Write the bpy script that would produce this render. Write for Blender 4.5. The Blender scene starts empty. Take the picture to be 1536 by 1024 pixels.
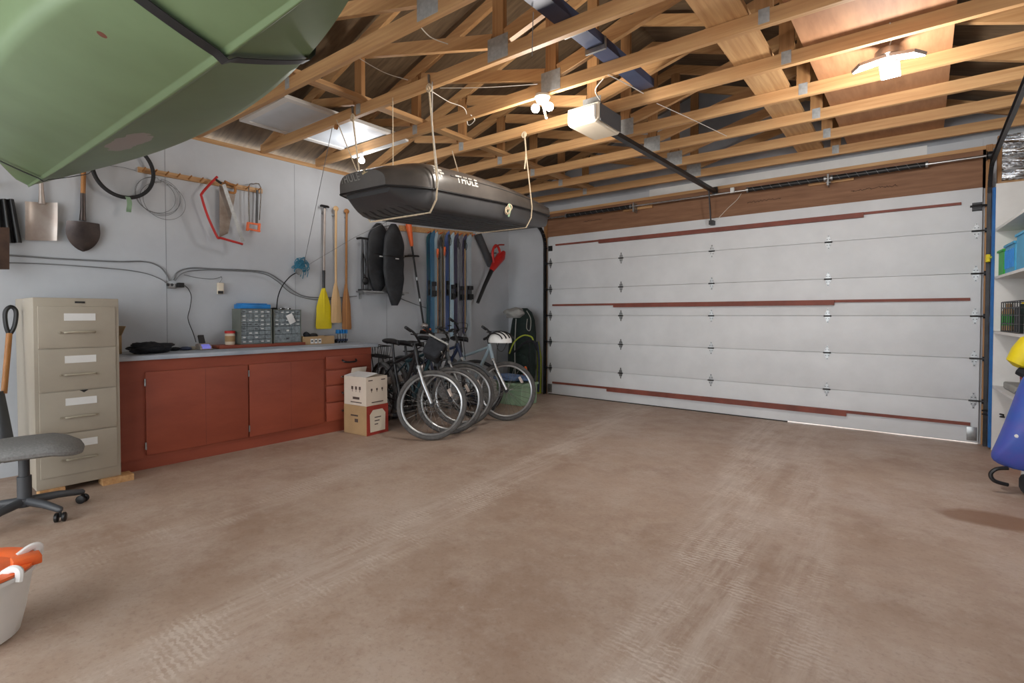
import bpy, bmesh, math, random
from mathutils import Vector, Matrix, Euler
random.seed(7)
SC = bpy.context.scene
COL = SC.collection
PI = math.pi
V = Vector
# ---------------------------------------------------------------- camera model
F, YAW, PIT, PY0, CZ = 769.0, math.radians(38.8), math.radians(1.2), 488.0, 1.22
RT = V((math.cos(YAW), math.sin(YAW), 0))
FD = V((-math.sin(YAW)*math.cos(PIT), math.cos(YAW)*math.cos(PIT), -math.sin(PIT)))
UP = V((-math.sin(YAW)*math.sin(PIT), math.cos(YAW)*math.sin(PIT), math.cos(PIT)))
def W(px, py, x=None, y=None, z=None):
    """world point that the photo shows at (px, py), on a plane of the room"""
    r = FD + RT*((px-768)/F) + UP*((PY0-py)/F)
    t = x/r.x if x is not None else y/r.y if y is not None else (z-CZ)/r.z
    return V((r.x*t, r.y*t, CZ+r.z*t))
cam_d = bpy.data.cameras.new('camera')
cam = bpy.data.objects.new('camera', cam_d); COL.objects.link(cam)
cam_d.sensor_width = 36; cam_d.sensor_fit = 'HORIZONTAL'
cam_d.lens = F/1536*36
cam_d.shift_y = -(512-PY0)/1536
cam_d.clip_start = 0.02
cam.location = (0, 0, CZ)
cam.rotation_euler = Matrix((RT, UP, -FD)).transposed().to_euler()
SC.camera = cam
SC.view_settings.view_transform = 'Standard'
SC.view_settings.look = 'None'
SC.view_settings.gamma = 1
SC.view_settings.use_curve_mapping = False
SC.view_settings.exposure = 0.35
# ---------------------------------------------------------------- materials
def lin(c):
    return tuple(((v/255)/12.92 if v/255 <= .04045 else ((v/255+.055)/1.055)**2.4) for v in c) + (1,)
def mat(name, rgb, rough=.6, metal=0, var=.12, scale=6, bump=0, rgb2=None, stretch=(1, 1, 1), spec=.5, emit=0, alpha=1, trans=0, coat=0):
    m = bpy.data.materials.new(name); m.use_nodes = True
    nt = m.node_tree; b = nt.nodes['Principled BSDF']
    b.inputs['Roughness'].default_value = rough; b.inputs['Metallic'].default_value = metal
    b.inputs['Specular IOR Level'].default_value = spec
    b.inputs['Coat Weight'].default_value = coat
    b.inputs['Transmission Weight'].default_value = trans
    c = lin(rgb)
    if emit:
        b.inputs['Base Color'].default_value = c
        b.inputs['Emission Color'].default_value = c; b.inputs['Emission Strength'].default_value = emit
        return m
    tc = nt.nodes.new('ShaderNodeTexCoord'); mp = nt.nodes.new('ShaderNodeMapping'); nz = nt.nodes.new('ShaderNodeTexNoise')
    mp.inputs['Scale'].default_value = stretch
    nz.inputs['Scale'].default_value = scale; nz.inputs['Detail'].default_value = 6; nz.inputs['Roughness'].default_value = .6
    nt.links.new(tc.outputs['Object'], mp.inputs['Vector']); nt.links.new(mp.outputs['Vector'], nz.inputs['Vector'])
    rp = nt.nodes.new('ShaderNodeValToRGB')
    c2 = lin(rgb2) if rgb2 else tuple(v*(1-var*2) for v in c[:3])+(1,)
    c1 = c if rgb2 else tuple(min(1, v*(1+var)) for v in c[:3])+(1,)
    rp.color_ramp.elements[0].color = c2; rp.color_ramp.elements[1].color = c1
    rp.color_ramp.elements[0].position = .3; rp.color_ramp.elements[1].position = .7
    nt.links.new(nz.outputs['Fac'], rp.inputs['Fac']); nt.links.new(rp.outputs['Color'], b.inputs['Base Color'])
    if bump:
        bp = nt.nodes.new('ShaderNodeBump'); bp.inputs['Strength'].default_value = bump; bp.inputs['Distance'].default_value = .01
        nt.links.new(nz.outputs['Fac'], bp.inputs['Height']); nt.links.new(bp.outputs['Normal'], b.inputs['Normal'])
    return m
M = {}
M['wood'] = mat('pine timber', (208, 166, 116), .6, rgb2=(178, 132, 86), scale=3, stretch=(.6, 14, 14), bump=.1)
M['woody'] = mat('pine timber lengthwise', (204, 164, 116), .6, rgb2=(172, 128, 84), scale=3, stretch=(14, .6, 14), bump=.1)
M['woodv'] = mat('pine timber upright', (182, 136, 88), .6, rgb2=(148, 104, 62), scale=3, stretch=(14, 14, .6), bump=.1)
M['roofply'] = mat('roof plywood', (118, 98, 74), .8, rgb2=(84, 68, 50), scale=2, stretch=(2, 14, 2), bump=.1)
M['deckply'] = mat('storage plywood', (178, 130, 92), .7, rgb2=(150, 104, 70), scale=3, stretch=(6, .8, 6))
M['header'] = mat('stained header plywood', (148, 108, 80), .7, rgb2=(122, 85, 60), scale=3, stretch=(.8, 8, 8))
M['wall'] = mat('grey blue wallboard', (194, 198, 203), .75, rgb2=(183, 187, 192), scale=2.2, bump=.03)
M['gable'] = mat('gable board', (196, 199, 203), .8, rgb2=(150, 156, 164), scale=1.2)
M['white'] = mat('white paint', (222, 222, 220), .5, var=.03)
M['doorw'] = mat('door white paint', (222, 225, 228), .55, rgb2=(209, 212, 215), scale=2.5, bump=.03)
M['batten'] = mat('dark red batten paint', (128, 66, 52), .6, var=.15)
M['galv'] = mat('galvanised steel', (165, 167, 168), .35, .85, var=.15, scale=20)
M['plate'] = mat('dull tin plate', (176, 178, 178), .5, .25, var=.12, scale=40)
M['steel'] = mat('bright steel', (190, 190, 190), .25, .9, var=.1, scale=20)
M['dsteel'] = mat('dark steel', (62, 62, 64), .4, .7, var=.2)
M['black'] = mat('black plastic', (24, 24, 26), .45, var=.2)
M['rubber'] = mat('black rubber', (38, 38, 40), .75, var=.15)
M['tyre'] = mat('dusty tyre rubber', (92, 90, 88), .85, rgb2=(66, 64, 64), scale=20)
M['rim'] = mat('aluminium rim', (170, 172, 174), .3, .8, var=.1)
M['cabinet'] = mat('beige filing enamel', (166, 157, 142), .45, var=.03)
M['bench'] = mat('oxblood bench paint', (152, 74, 52), .5, rgb2=(136, 63, 44), scale=2.5, stretch=(1, 1, 3))
M['top'] = mat('worn grey worktop', (186, 192, 200), .6, rgb2=(148, 158, 170), scale=3, stretch=(8, 1.2, 4))
M['chair'] = mat('grey chair fabric', (136, 136, 135), .9, rgb2=(112, 112, 112), scale=90, bump=.3)
M['cgrey'] = mat('grey chair plastic', (66, 68, 72), .5, var=.1)
M['card'] = mat('brown cardboard', (178, 146, 106), .8, var=.06)
M['cardw'] = mat('white printed cardboard', (214, 200, 184), .7, var=.03)
M['print'] = mat('dark print', (88, 72, 66), .8)
M['cred'] = mat('red print', (160, 52, 40), .7)
M['cream'] = mat('cream label', (224, 212, 192), .7, var=.02)
M['rope'] = mat('pale rope', (214, 196, 168), .9, var=.15, scale=60)
M['wire'] = mat('white cable', (210, 205, 195), .6)
M['gwire'] = mat('grey cable', (120, 122, 124), .6)
M['yellow'] = mat('yellow plastic', (226, 204, 20), .5, var=.05)
M['paddle'] = mat('pale varnished ash', (216, 180, 132), .4, rgb2=(198, 160, 112), scale=4, stretch=(14, 14, .5))
M['paddle2'] = mat('striped cedar', (196, 140, 82), .4, rgb2=(138, 84, 42), scale=9, stretch=(1, 9, .05))
M['red'] = mat('red plastic', (190, 36, 32), .45)
M['orange'] = mat('orange plastic', (234, 106, 46), .45)
M['bluep'] = mat('blue plastic', (30, 124, 196), .45)
M['green'] = mat('green plastic', (52, 176, 60), .45)
M['sage'] = mat('sage green plastic', (146, 176, 146), .5)
M['navy'] = mat('navy paint', (64, 74, 102), .45, metal=.2, rgb2=(50, 58, 82), scale=4)
M['glass'] = mat('frosted pane', (206, 214, 222), .35, var=.03)
M['brownwood'] = mat('brown handle wood', (176, 122, 66), .5, rgb2=(150, 98, 48), scale=4, stretch=(14, 14, .5))
M['rust'] = mat('rusty steel', (96, 74, 62), .6, .5, rgb2=(66, 52, 46), scale=8)
M['bladesteel'] = mat('worn blade steel', (92, 82, 78), .35, .7, rgb2=(60, 54, 54), scale=7)
M['alu'] = mat('scuffed aluminium', (186, 178, 172), .4, .6, rgb2=(158, 142, 132), scale=5)
M['foil'] = mat('foil insulation', (225, 228, 232), .18, 1.0, var=.1, scale=9, bump=1.0, stretch=(1, 1, 2.5))
M['bulb'] = mat('lit lamp', (255, 244, 226), emit=30)
M['bulbw'] = mat('lit led lamp', (240, 246, 255), emit=30)
M['blueglow'] = mat('lit small screen', (110, 110, 190), emit=.5)
M['cloth'] = mat('black cloth', (34, 36, 42), .9, var=.25, scale=20, bump=.4)
M['bagcloth'] = mat('black coated fabric', (36, 38, 42), .6, var=.25, scale=14, bump=.5)
M['dgreen'] = mat('dark green pack fabric', (22, 40, 36), .8, var=.2, scale=10, bump=.3)
M['lgrey'] = mat('light grey fabric', (158, 158, 154), .8, var=.1)
M['lime'] = mat('lime webbing', (170, 184, 60), .7)
M['tarp'] = mat('blue printed bag', (40, 92, 178), .5, rgb2=(86, 84, 172), scale=5)
M['bluetape'] = mat('blue painted edge', (28, 104, 176), .6, var=.12, scale=9)
M['cyan'] = mat('sky blue plastic', (60, 160, 206), .5)
M['boxshell'] = mat('gloss black shell', (84, 80, 77), .28, var=.2, scale=3, coat=.3)
M['boxtray'] = mat('black base tray', (66, 66, 68), .42, var=.15, scale=3)
M['bluerope'] = mat('teal rope', (58, 128, 156), .8)
M['tan'] = mat('tan steel', (166, 158, 140), .5)
# canoe hull: faded green plastic with scuffs
def canoe_mat():
    m = mat('faded green hull plastic', (114, 136, 100), .42, rgb2=(98, 116, 82), scale=1.3)
    nt = m.node_tree; b = nt.nodes['Principled BSDF']
    tc = nt.nodes.new('ShaderNodeTexCoord')
    def mask(center, r, th, sc=(1, 1, 1)):
        mp = nt.nodes.new('ShaderNodeMapping'); mp.inputs['Location'].default_value = tuple(-c*s for c, s in zip(center, sc)); mp.inputs['Scale'].default_value = sc
        nt.links.new(tc.outputs['Object'], mp.inputs['Vector'])
        ln = nt.nodes.new('ShaderNodeVectorMath'); ln.operation = 'LENGTH'; nt.links.new(mp.outputs['Vector'], ln.inputs[0])
        n = nt.nodes.new('ShaderNodeTexNoise'); n.inputs['Scale'].default_value = 9; nt.links.new(tc.outputs['Object'], n.inputs['Vector'])
        ad = nt.nodes.new('ShaderNodeMath'); ad.operation = 'MULTIPLY_ADD'; ad.inputs[1].default_value = r*1.6; nt.links.new(n.outputs['Fac'], ad.inputs[0]); nt.links.new(ln.outputs['Value'], ad.inputs[2])
        lt = nt.nodes.new('ShaderNodeMath'); lt.operation = 'LESS_THAN'; lt.inputs[1].default_value = th; nt.links.new(ad.outputs[0], lt.inputs[0])
        return lt.outputs[0]
    src = b.inputs['Base Color'].links[0].from_socket
    for c, r, th, sc, col in (((-.22, .12, .05), .12, .27, (.75, 2.2, .5), (150, 140, 132)), ((.83, -.25, .07), .01, .022, (1, 1, .3), (110, 62, 46))):
        mx = nt.nodes.new('ShaderNodeMix'); mx.data_type = 'RGBA'
        nt.links.new(mask(c, r, th, sc), mx.inputs['Factor']); nt.links.new(src, mx.inputs['A']); mx.inputs['B'].default_value = lin(col)
        src = mx.outputs['Result']
    nt.links.new(src, b.inputs['Base Color'])
    return m
M['canoe'] = canoe_mat()
def floor_mat():
    m = bpy.data.materials.new('worn stained concrete'); m.use_nodes = True; nt = m.node_tree; b = nt.nodes['Principled BSDF']
    b.inputs['Roughness'].default_value = .55
    tc = nt.nodes.new('ShaderNodeTexCoord')
    def noise(scale, detail=6, st=(1, 1, 1), rot=0, rough=.6, dist=0):
        mp = nt.nodes.new('ShaderNodeMapping'); mp.inputs['Scale'].default_value = st; mp.inputs['Rotation'].default_value = (0, 0, rot)
        n = nt.nodes.new('ShaderNodeTexNoise'); n.inputs['Scale'].default_value = scale; n.inputs['Detail'].default_value = detail
        n.inputs['Roughness'].default_value = rough; n.inputs['Distortion'].default_value = dist
        nt.links.new(tc.outputs['Object'], mp.inputs['Vector']); nt.links.new(mp.outputs['Vector'], n.inputs['Vector'])
        return n.outputs['Fac']
    def ramp(src, p0, p1, c0=(0, 0, 0, 1), c1=(1, 1, 1, 1)):
        r = nt.nodes.new('ShaderNodeValToRGB'); r.color_ramp.elements[0].position = p0; r.color_ramp.elements[1].position = p1
        r.color_ramp.elements[0].color = c0; r.color_ramp.elements[1].color = c1; nt.links.new(src, r.inputs['Fac']); return r.outputs['Color']
    def mix(f, a, c, amt=1.0):
        x = nt.nodes.new('ShaderNodeMix'); x.data_type = 'RGBA'
        mu = nt.nodes.new('ShaderNodeMath'); mu.operation = 'MULTIPLY'; mu.inputs[1].default_value = amt
        nt.links.new(f, mu.inputs[0]); nt.links.new(mu.outputs[0], x.inputs['Factor']); nt.links.new(a, x.inputs['A'])
        if isinstance(c, tuple): x.inputs['B'].default_value = c
        else: nt.links.new(c, x.inputs['B'])
        return x.outputs['Result']
    base = ramp(noise(.8, 10, rough=.7), .36, .66, lin((157, 132, 114)), lin((184, 163, 146)))
    base = mix(ramp(noise(1.7, 13, rough=.78), .47, .64), base, lin((198, 184, 172)), .5)
    base = mix(ramp(noise(1.15, 12, (1, 1, 1), .7, .78), .52, .68), base, lin((134, 98, 74)), .5)
    base = mix(ramp(noise(46, 4, rough=.75), .52, .72), base, lin((118, 94, 78)), .35)
    base = mix(ramp(noise(9, 10, rough=.8), .58, .7), base, lin((208, 196, 186)), .4)
    # pale scuffed tyre tracks running towards the big door
    sx = nt.nodes.new('ShaderNodeSeparateXYZ'); nt.links.new(tc.outputs['Object'], sx.inputs[0])
    sk = nt.nodes.new('ShaderNodeMath'); sk.operation = 'MULTIPLY_ADD'; sk.inputs[1].default_value = .15
    nt.links.new(sx.outputs['Y'], sk.inputs[0]); nt.links.new(sx.outputs['X'], sk.inputs[2])
    wob = noise(.7, 3)
    wv = nt.nodes.new('ShaderNodeTexWave'); wv.inputs['Scale'].default_value = 12; wv.inputs['Distortion'].default_value = 5.5; wv.inputs['Detail'].default_value = 4
    wv.inputs['Detail Scale'].default_value = 3; wv.bands_direction = 'Y'
    nt.links.new(tc.outputs['Object'], wv.inputs['Vector'])
    tread = ramp(wv.outputs['Fac'], .3, .85)
    streak = ramp(noise(1.6, 10, (9, .9, 1), -.15, .75), .4, .68)
    def math_(op, a, c):
        n = nt.nodes.new('ShaderNodeMath'); n.operation = op
        for i, v in enumerate((a, c)):
            if isinstance(v, (int, float)): n.inputs[i].default_value = v
            else: nt.links.new(v, n.inputs[i])
        return n.outputs[0]
    for cx, wd, am in ((-1.98, .24, .62), (-.42, .26, .75), (-.03, .17, .5), (-3.1, .2, .3)):
        off = math_('ADD', math_('ADD', sk.outputs[0], -cx), math_('MULTIPLY', math_('ADD', wob, -.5), .4))
        off = math_('ABSOLUTE', math_('ADD', off, -.2 if False else 0.0), 0)
        band = ramp(off, wd*.45, wd, (1, 1, 1, 1), (0, 0, 0, 1))
        body = math_('ADD', math_('MULTIPLY', tread, ramp(noise(2.4, 9, rough=.75), .47, .6)), math_('MULTIPLY', streak, .8))
        base = mix(math_('MINIMUM', math_('MULTIPLY', band, body), 1.0), base, lin((212, 199, 187)), am)
    # dark drip stain by the right side
    mp = nt.nodes.new('ShaderNodeMapping'); mp.inputs['Location'].default_value = (-.33*1.2, -4.15*2.2, 0); mp.inputs['Scale'].default_value = (1.2, 2.2, 1)
    nt.links.new(tc.outputs['Object'], mp.inputs['Vector'])
    ln = nt.nodes.new('ShaderNodeVectorMath'); ln.operation = 'LENGTH'; nt.links.new(mp.outputs['Vector'], ln.inputs[0])
    ad = nt.nodes.new('ShaderNodeMath'); ad.operation = 'MULTIPLY_ADD'; ad.inputs[1].default_value = .5; nt.links.new(noise(3, 5), ad.inputs[0]); nt.links.new(ln.outputs['Value'], ad.inputs[2])
    base = mix(ramp(ad.outputs[0], .5, .62, (1, 1, 1, 1), (0, 0, 0, 1)), base, lin((128, 92, 66)), .8)
    nt.links.new(base, b.inputs['Base Color'])
    rr = ramp(noise(1.4, 5), .3, .7, (.42, .42, .42, 1), (.72, .72, .72, 1)); nt.links.new(rr, b.inputs['Roughness'])
    bp = nt.nodes.new('ShaderNodeBump'); bp.inputs['Strength'].default_value = .12; bp.inputs['Distance'].default_value = .01
    nt.links.new(noise(14, 8), bp.inputs['Height']); nt.links.new(bp.outputs['Normal'], b.inputs['Normal'])
    return m
M['floor'] = floor_mat()
# ---------------------------------------------------------------- mesh builder
class MB:
    def __init__(s): s.bm = bmesh.new()
    def box(s, a, b, rot=None, bev=0):
        c = (V(a)+V(b))/2; d = V(b)-V(a)
        m = Matrix.Translation(c) @ (rot.to_matrix().to_4x4() if rot else Matrix()) @ Matrix.Diagonal((abs(d.x), abs(d.y), abs(d.z), 1))
        g = bmesh.ops.create_cube(s.bm, size=1, matrix=m)
        if bev:
            es = {e for v in g['verts'] for e in v.link_edges}
            bmesh.ops.bevel(s.bm, geom=list(es), offset=bev, segments=2, affect='EDGES', profile=.5)
        return s
    def beam(s, p, q, w, h, up=(0, 0, 1)):
        p, q = V(p), V(q); d = (q-p); L = d.length; d.normalize()
        side = d.cross(V(up)).normalized(); u = side.cross(d)
        m = Matrix((d, side, u)).transposed().to_4x4(); m.translation = (p+q)/2
        bmesh.ops.create_cube(s.bm, size=1, matrix=m @ Matrix.Diagonal((L, w, h, 1))); return s
    def rings(s, rs, closed=True, cap=True):
        vs = [[s.bm.verts.new(p) for p in r] for r in rs]
        n = len(rs[0])
        for a, b in zip(vs, vs[1:]):
            for i in range(n if closed else n-1):
                j = (i+1) % n
                s.bm.faces.new((a[i], a[j], b[j], b[i]))
        if cap and closed and n > 2:
            s.bm.faces.new(vs[0][::-1]); s.bm.faces.new(vs[-1])
        return s
    def tube(s, pts, r, n=8, closed=False, flat=1.0):
        pts = [V(p) for p in pts]; N = len(pts)
        rs = r if isinstance(r, (list, tuple)) else [r]*N
        prev = None; out = []
        for i, p in enumerate(pts):
            t = (pts[(i+1) % N]-pts[i-1]) if closed else (pts[min(i+1, N-1)]-pts[max(i-1, 0)])
            if t.length < 1e-9: t = V((0, 0, 1))
            t.normalize()
            if prev is None:
                a = V((0, 0, 1)) if abs(t.z) < .9 else V((1, 0, 0))
                u = (a-t*a.dot(t)).normalized()
            else: u = (prev-t*prev.dot(t)).normalized()
            prev = u; v = t.cross(u)
            out.append([p+(u*math.cos(k*2*PI/n)+v*math.sin(k*2*PI/n)*flat)*rs[i] for k in range(n)])
        if closed: out.append(out[0]); vs = None
        if closed:
            vv = [[s.bm.verts.new(p) for p in ring] for ring in out[:-1]]
            for i in range(N):
                a, b = vv[i], vv[(i+1) % N]
                # match twist
                off = min(range(n), key=lambda o: (a[0].co-b[o].co).length) if i == N-1 else 0
                for k in range(n):
                    s.bm.faces.new((a[k], a[(k+1) % n], b[(k+1+off) % n], b[(k+off) % n]))
            return s
        return s.rings(out)
    def cyl(s, p, q, r0, r1=None, n=16):
        return s.tube([p, q], [r0, r0 if r1 is None else r1], n)
    def lathe(s, prof, c=(0, 0, 0), n=24, sx=1, sy=1, axis='Z'):
        def P(r, z, k):
            a = k*2*PI/n; x, y = r*math.cos(a)*sx, r*math.sin(a)*sy
            v = V((x, y, z)) if axis == 'Z' else V((z, x, y)) if axis == 'X' else V((y, z, x))
            return v+V(c)
        return s.rings([[P(max(r, 1e-4), z, k) for k in range(n)] for r, z in prof])
    def torus(s, c, R, r, axis='Y', n=40, m=8, a0=0, a1=2*PI):
        full = abs(a1-a0-2*PI) < 1e-6; pts = []
        for k in range(n if full else n+1):
            a = a0+(a1-a0)*k/n; x, y = R*math.cos(a), R*math.sin(a)
            pts.append(V(c)+(V((x, 0, y)) if axis == 'Y' else V((0, x, y)) if axis == 'X' else V((x, y, 0))))
        return s.tube(pts, r, m, closed=full)
    def ball(s, c, r, u=16, v=10):
        r = (r, r, r) if not isinstance(r, (tuple, list)) else r
        bmesh.ops.create_uvsphere(s.bm, u_segments=u, v_segments=v, radius=1, matrix=Matrix.Translation(c) @ Matrix.Diagonal((*r, 1))); return s
    def prism(s, poly, ext):
        poly = [V(p) for p in poly]; e = V(ext)
        return s.rings([poly, [p+e for p in poly]])
    def grid(s, fn, nu, nv, thick=None):
        """open surface fn(u,v), u,v in 0..1, given a thickness along its normal"""
        P = [[V(fn(i/nu, j/nv)) for j in range(nv+1)] for i in range(nu+1)]
        vs = [[s.bm.verts.new(p) for p in r] for r in P]
        for i in range(nu):
            for j in range(nv):
                try: s.bm.faces.new((vs[i][j], vs[i+1][j], vs[i+1][j+1], vs[i][j+1]))
                except ValueError: pass
        return s
    def xf(s, m):
        s.bm.transform(m); return s
    def build(s, name, m, parent=None, world=True, solid=0, bevel=0, sub=0, sharp=40):
        bm = s.bm
        bmesh.ops.remove_doubles(bm, verts=bm.verts, dist=1e-5)
        if parent is not None and world: bm.transform(world_of(parent).inverted())
        bmesh.ops.recalc_face_normals(bm, faces=bm.faces)
        for f in bm.faces: f.smooth = True
        ang = math.radians(sharp)
        for e in bm.edges:
            if len(e.link_faces) != 2 or e.calc_face_angle(0) > ang: e.smooth = False
        me = bpy.data.meshes.new(name); bm.to_mesh(me); bm.free()
        o = bpy.data.objects.new(name, me); COL.objects.link(o)
        me.materials.append(M[m] if isinstance(m, str) else m)
        if parent is not None: o.parent = parent
        if solid:
            md = o.modifiers.new('thickness', 'SOLIDIFY'); md.thickness = solid; md.offset = 0
        if bevel:
            md = o.modifiers.new('bevel', 'BEVEL'); md.width = bevel; md.segments = 2; md.limit_method = 'ANGLE'
        if sub:
            md = o.modifiers.new('smooth', 'SUBSURF'); md.levels = sub; md.render_levels = sub
        return o
def world_of(o):
    m = Matrix.LocRotScale(o.location, o.rotation_euler, None)
    return world_of(o.parent) @ m if o.parent is not None else m
def tag(o, label, cat, group=None):
    o['label'] = label; o['category'] = cat
    if group: o['group'] = group
    return o
def thing(name, label, cat, loc=(0, 0, 0), rot=(0, 0, 0), group=None):
    o = bpy.data.objects.new(name, None); COL.objects.link(o); o.location = loc; o.rotation_euler = rot; o.empty_display_size = .1
    return tag(o, label, cat, group)
def struct(o): o['kind'] = 'structure'; return o
def plabel(o, label): o['label'] = label; return o
def dup(root, loc=None, rot=None, label=None, group=None):
    r = root.copy(); COL.objects.link(r)
    if loc is not None: r.location = loc
    if rot is not None: r.rotation_euler = rot
    if label: r['label'] = label
    if group: r['group'] = group
    for ch in list(root.children):
        c = ch.copy(); COL.objects.link(c); c.parent = r
        for g in list(ch.children):
            d = g.copy(); COL.objects.link(d); d.parent = c
    return r
def text(name, body, size, origin, xdir, ydir, m, parent, depth=.001, shear=0):
    cu = bpy.data.curves.new('lettering', 'FONT'); cu.body = body; cu.size = size; cu.extrude = depth; cu.shear = shear; cu.offset = size*.012
    to = bpy.data.objects.new('lettering', cu); COL.objects.link(to)
    dg = bpy.context.evaluated_depsgraph_get(); dg.update()
    me = bpy.data.meshes.new_from_object(to.evaluated_get(dg))
    bpy.data.objects.remove(to); bpy.data.curves.remove(cu)
    x = V(xdir).normalized(); y = V(ydir).normalized(); z = x.cross(y)
    mm = Matrix((x, y, z)).transposed().to_4x4(); mm.translation = V(origin)
    me.transform(world_of(parent).inverted() @ mm)
    o = bpy.data.objects.new(name, me); COL.objects.link(o); o.parent = parent
    me.materials.clear(); me.materials.append(M[m]); return o
def curve(pts, n=8):
    """smooth (Catmull-Rom) path through points"""
    pts = [V(p) for p in pts]; out = []
    for i in range(len(pts)-1):
        p0, p1, p2, p3 = pts[max(i-1, 0)], pts[i], pts[i+1], pts[min(i+2, len(pts)-1)]
        for k in range(n):
            t = k/n
            out.append(.5*((2*p1)+(p2-p0)*t+(2*p0-5*p1+4*p2-p3)*t*t+(3*p1-p0-3*p2+p3)*t**3))
    out.append(pts[-1]); return out
# ================================================================ THE SETTING
XL, XR, YF, YB = -5.35, 1.0, 6.56, -2.6      # left wall, right wall, front (big door) wall, open back
ZC = 2.88                                    # underside of the truss chords
XC, HALF, SL = -2.2, 3.2, .333               # ridge line and roof slope
TILT = math.radians(1.2)
def roof_z(x): return 2.99+(HALF-abs(x-XC))*SL
struct(MB().box((XL-.2, YB-1.5, -.1), (XR+.2, YF+.35, 0)).build('floor', 'floor'))
wl = struct(MB().box((XL-.12, YB, 0), (XL, YF+.1, ZC-.02)).build('wall_left', 'wall'))
# thin dark joints between the wallboard sheets
for yy in (1.663, 2.883, 4.1, 5.32):
    struct(MB().box((XL-.001, yy-.002, .0), (XL+.0015, yy+.002, ZC-.03)).build('trim_%d' % int(yy), mat('board joint', (146, 150, 156), .8)))
struct(MB().box((XL-.12, YB, ZC-.02), (XL+.012, YF, ZC+.02)).build('trim_8', 'woody'))
struct(MB().box((XR, YB, 0), (XR+.1, YF+.1, ZC)).build('wall_right', 'wall'))
# front wall around the big door
DL, DR, DH = -4.50, .41, 2.41
fw = MB(); fw.box((XL-.12, YF, 0), (DL-.1, YF+.12, ZC)); fw.box((DR, YF-.02, 0), (XR+.1, YF+.12, ZC)); fw.box((DL-.1, YF, DH), (DR, YF+.12, ZC)); fw.box((DL-.1, YF-.02, 0), (DL, YF+.12, DH))
struct(fw.build('wall_front', 'wall'))
g = MB().prism([(XL-.1, YF, ZC), (XR+.1, YF, ZC), (XR+.1, YF, roof_z(XR)-.05), (XC, YF, roof_z(XC)-.02), (XL-.1, YF, roof_z(XL)-.05)], (0, .12, 0))
struct(g.build('wall_gable', 'gable'))
struct(MB().box((-4.62, YF-.02, 2.405), (.43, YF, 2.765)).build('trim_1', 'header'))
struct(MB().box((-4.62, YF-.026, 2.765), (.62, YF, 2.80)).build('trim_2', 'wood'))
struct(MB().box((-2.9, YF-.006, 2.805), (.0, YF, 2.895)).build('trim_6', 'white'))
struct(MB().box((.43, YF-.05, 0), (.475, YF-.02, 2.8)).build('trim_3', 'woodv'))
struct(MB().box((DL-.1, YF-.05, 0), (DL-.055, YF-.021, 2.76)).build('trim_4', 'woodv'))
# roof: two sloping plywood sheets
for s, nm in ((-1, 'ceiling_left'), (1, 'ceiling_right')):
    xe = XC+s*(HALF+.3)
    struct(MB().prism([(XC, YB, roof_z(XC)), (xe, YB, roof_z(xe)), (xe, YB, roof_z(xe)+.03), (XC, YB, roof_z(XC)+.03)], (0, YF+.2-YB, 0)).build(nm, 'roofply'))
# back wall with a wide unseen opening, added to let daylight in
bw = MB(); bw.box((XL-.12, YB-.1, 0), (-5.15, YB, ZC)); bw.box((.8, YB-.1, 0), (XR+.1, YB, ZC)); bw.box((XL-.12, YB-.1, 2.75), (XR+.1, YB, ZC+.2))
struct(bw.build('wall_back', 'wall'))
# ---------------------------------------------------------------- big sectional door
door = bpy.data.objects.new('door_1', None); COL.objects.link(door); door.location = (-2.05, YF-.045, 0); struct(door)
YD = YF-.07                                  # inner face of the panels
for k in range(6):
    z0 = .012+k*.3995; z1 = z0+.397
    MB().box((DL, YD, z0), (DR, YD+.045, z1), bev=.003).build('door_panel', 'doorw', door)
MB().box((DL, YD+.046, .013), (DR, YD+.05, 2.41)).build('light_block_sheet', 'white', door)  # unseen sheet added to block sky light leaking through the panel gaps
MB().box((DL, YD+.004, .0), (DL+3.3, YD+.03, .013)).build('bottom_seal', 'rubber', door)
def hinge(x, z, side=0):
    b = MB()
    s = .6
    # two leaf shaped plates and a barrel
    for sg in (1, -1):
        b.prism([(x-.026, YD-.004, z), (x+.026, YD-.004, z), (x+.022, YD-.004, z+sg*.035), (x+.008, YD-.004, z+sg*.055), (x+.008, YD-.004, z+sg*.075), (x-.008, YD-.004, z+sg*.075), (x-.008, YD-.004, z+sg*.055), (x-.022, YD-.004, z+sg*.035)], (0, .004, 0))
    o = b.build('hinge', 'galv', door)
    p = MB(); p.cyl((x-.036, YD-.012, z), (x+.036, YD-.012, z), .008, n=8)
    p.build('hinge_pin', 'dsteel', o)
    q = MB()
    for sg in (1, -1):
        for dx, dz in ((-.012, .03), (.012, .03), (0, .065)): q.cyl((x+dx, YD-.008, z+sg*dz), (x+dx, YD-.004, z+sg*dz), .005, n=6)
    q.build('screw', 'dsteel', o)
    if side:
        r = MB(); r.cyl((x, YD-.02, z), (x+side*.09, YD-.02, z), .007, n=8); r.cyl((x+side*.055, YD-.02, z), (x+side*.08, YD-.02, z), .022, n=12)
        r.build('roller', 'dsteel', o)
for k in range(5):
    z = .41+.3985*k
    hinge(-4.462, z, -1)
    for x in (-3.279, -2.052, -.818): hinge(x, z)
    hinge(.372, z, 1)
for x, sd in ((-4.462, -1), (.372, 1)):
    b = MB().box((x-.035, YD-.006, 2.19), (x+.035, YD, 2.27)); b.cyl((x-.05, YD-.02, 2.235), (x+sd*.09, YD-.02, 2.235), .01, n=8)
    for k in range(4): b.box((x-.03, YD-.025, 2.2+k*.017), (x+.03, YD-.006, 2.207+k*.017))
    b.build('top_bracket', 'dsteel', door)
    MB().box((x-.045, YD-.005, .03), (x+.03, YD, .16), bev=.002).build('corner_plate', 'galv', door)
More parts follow.
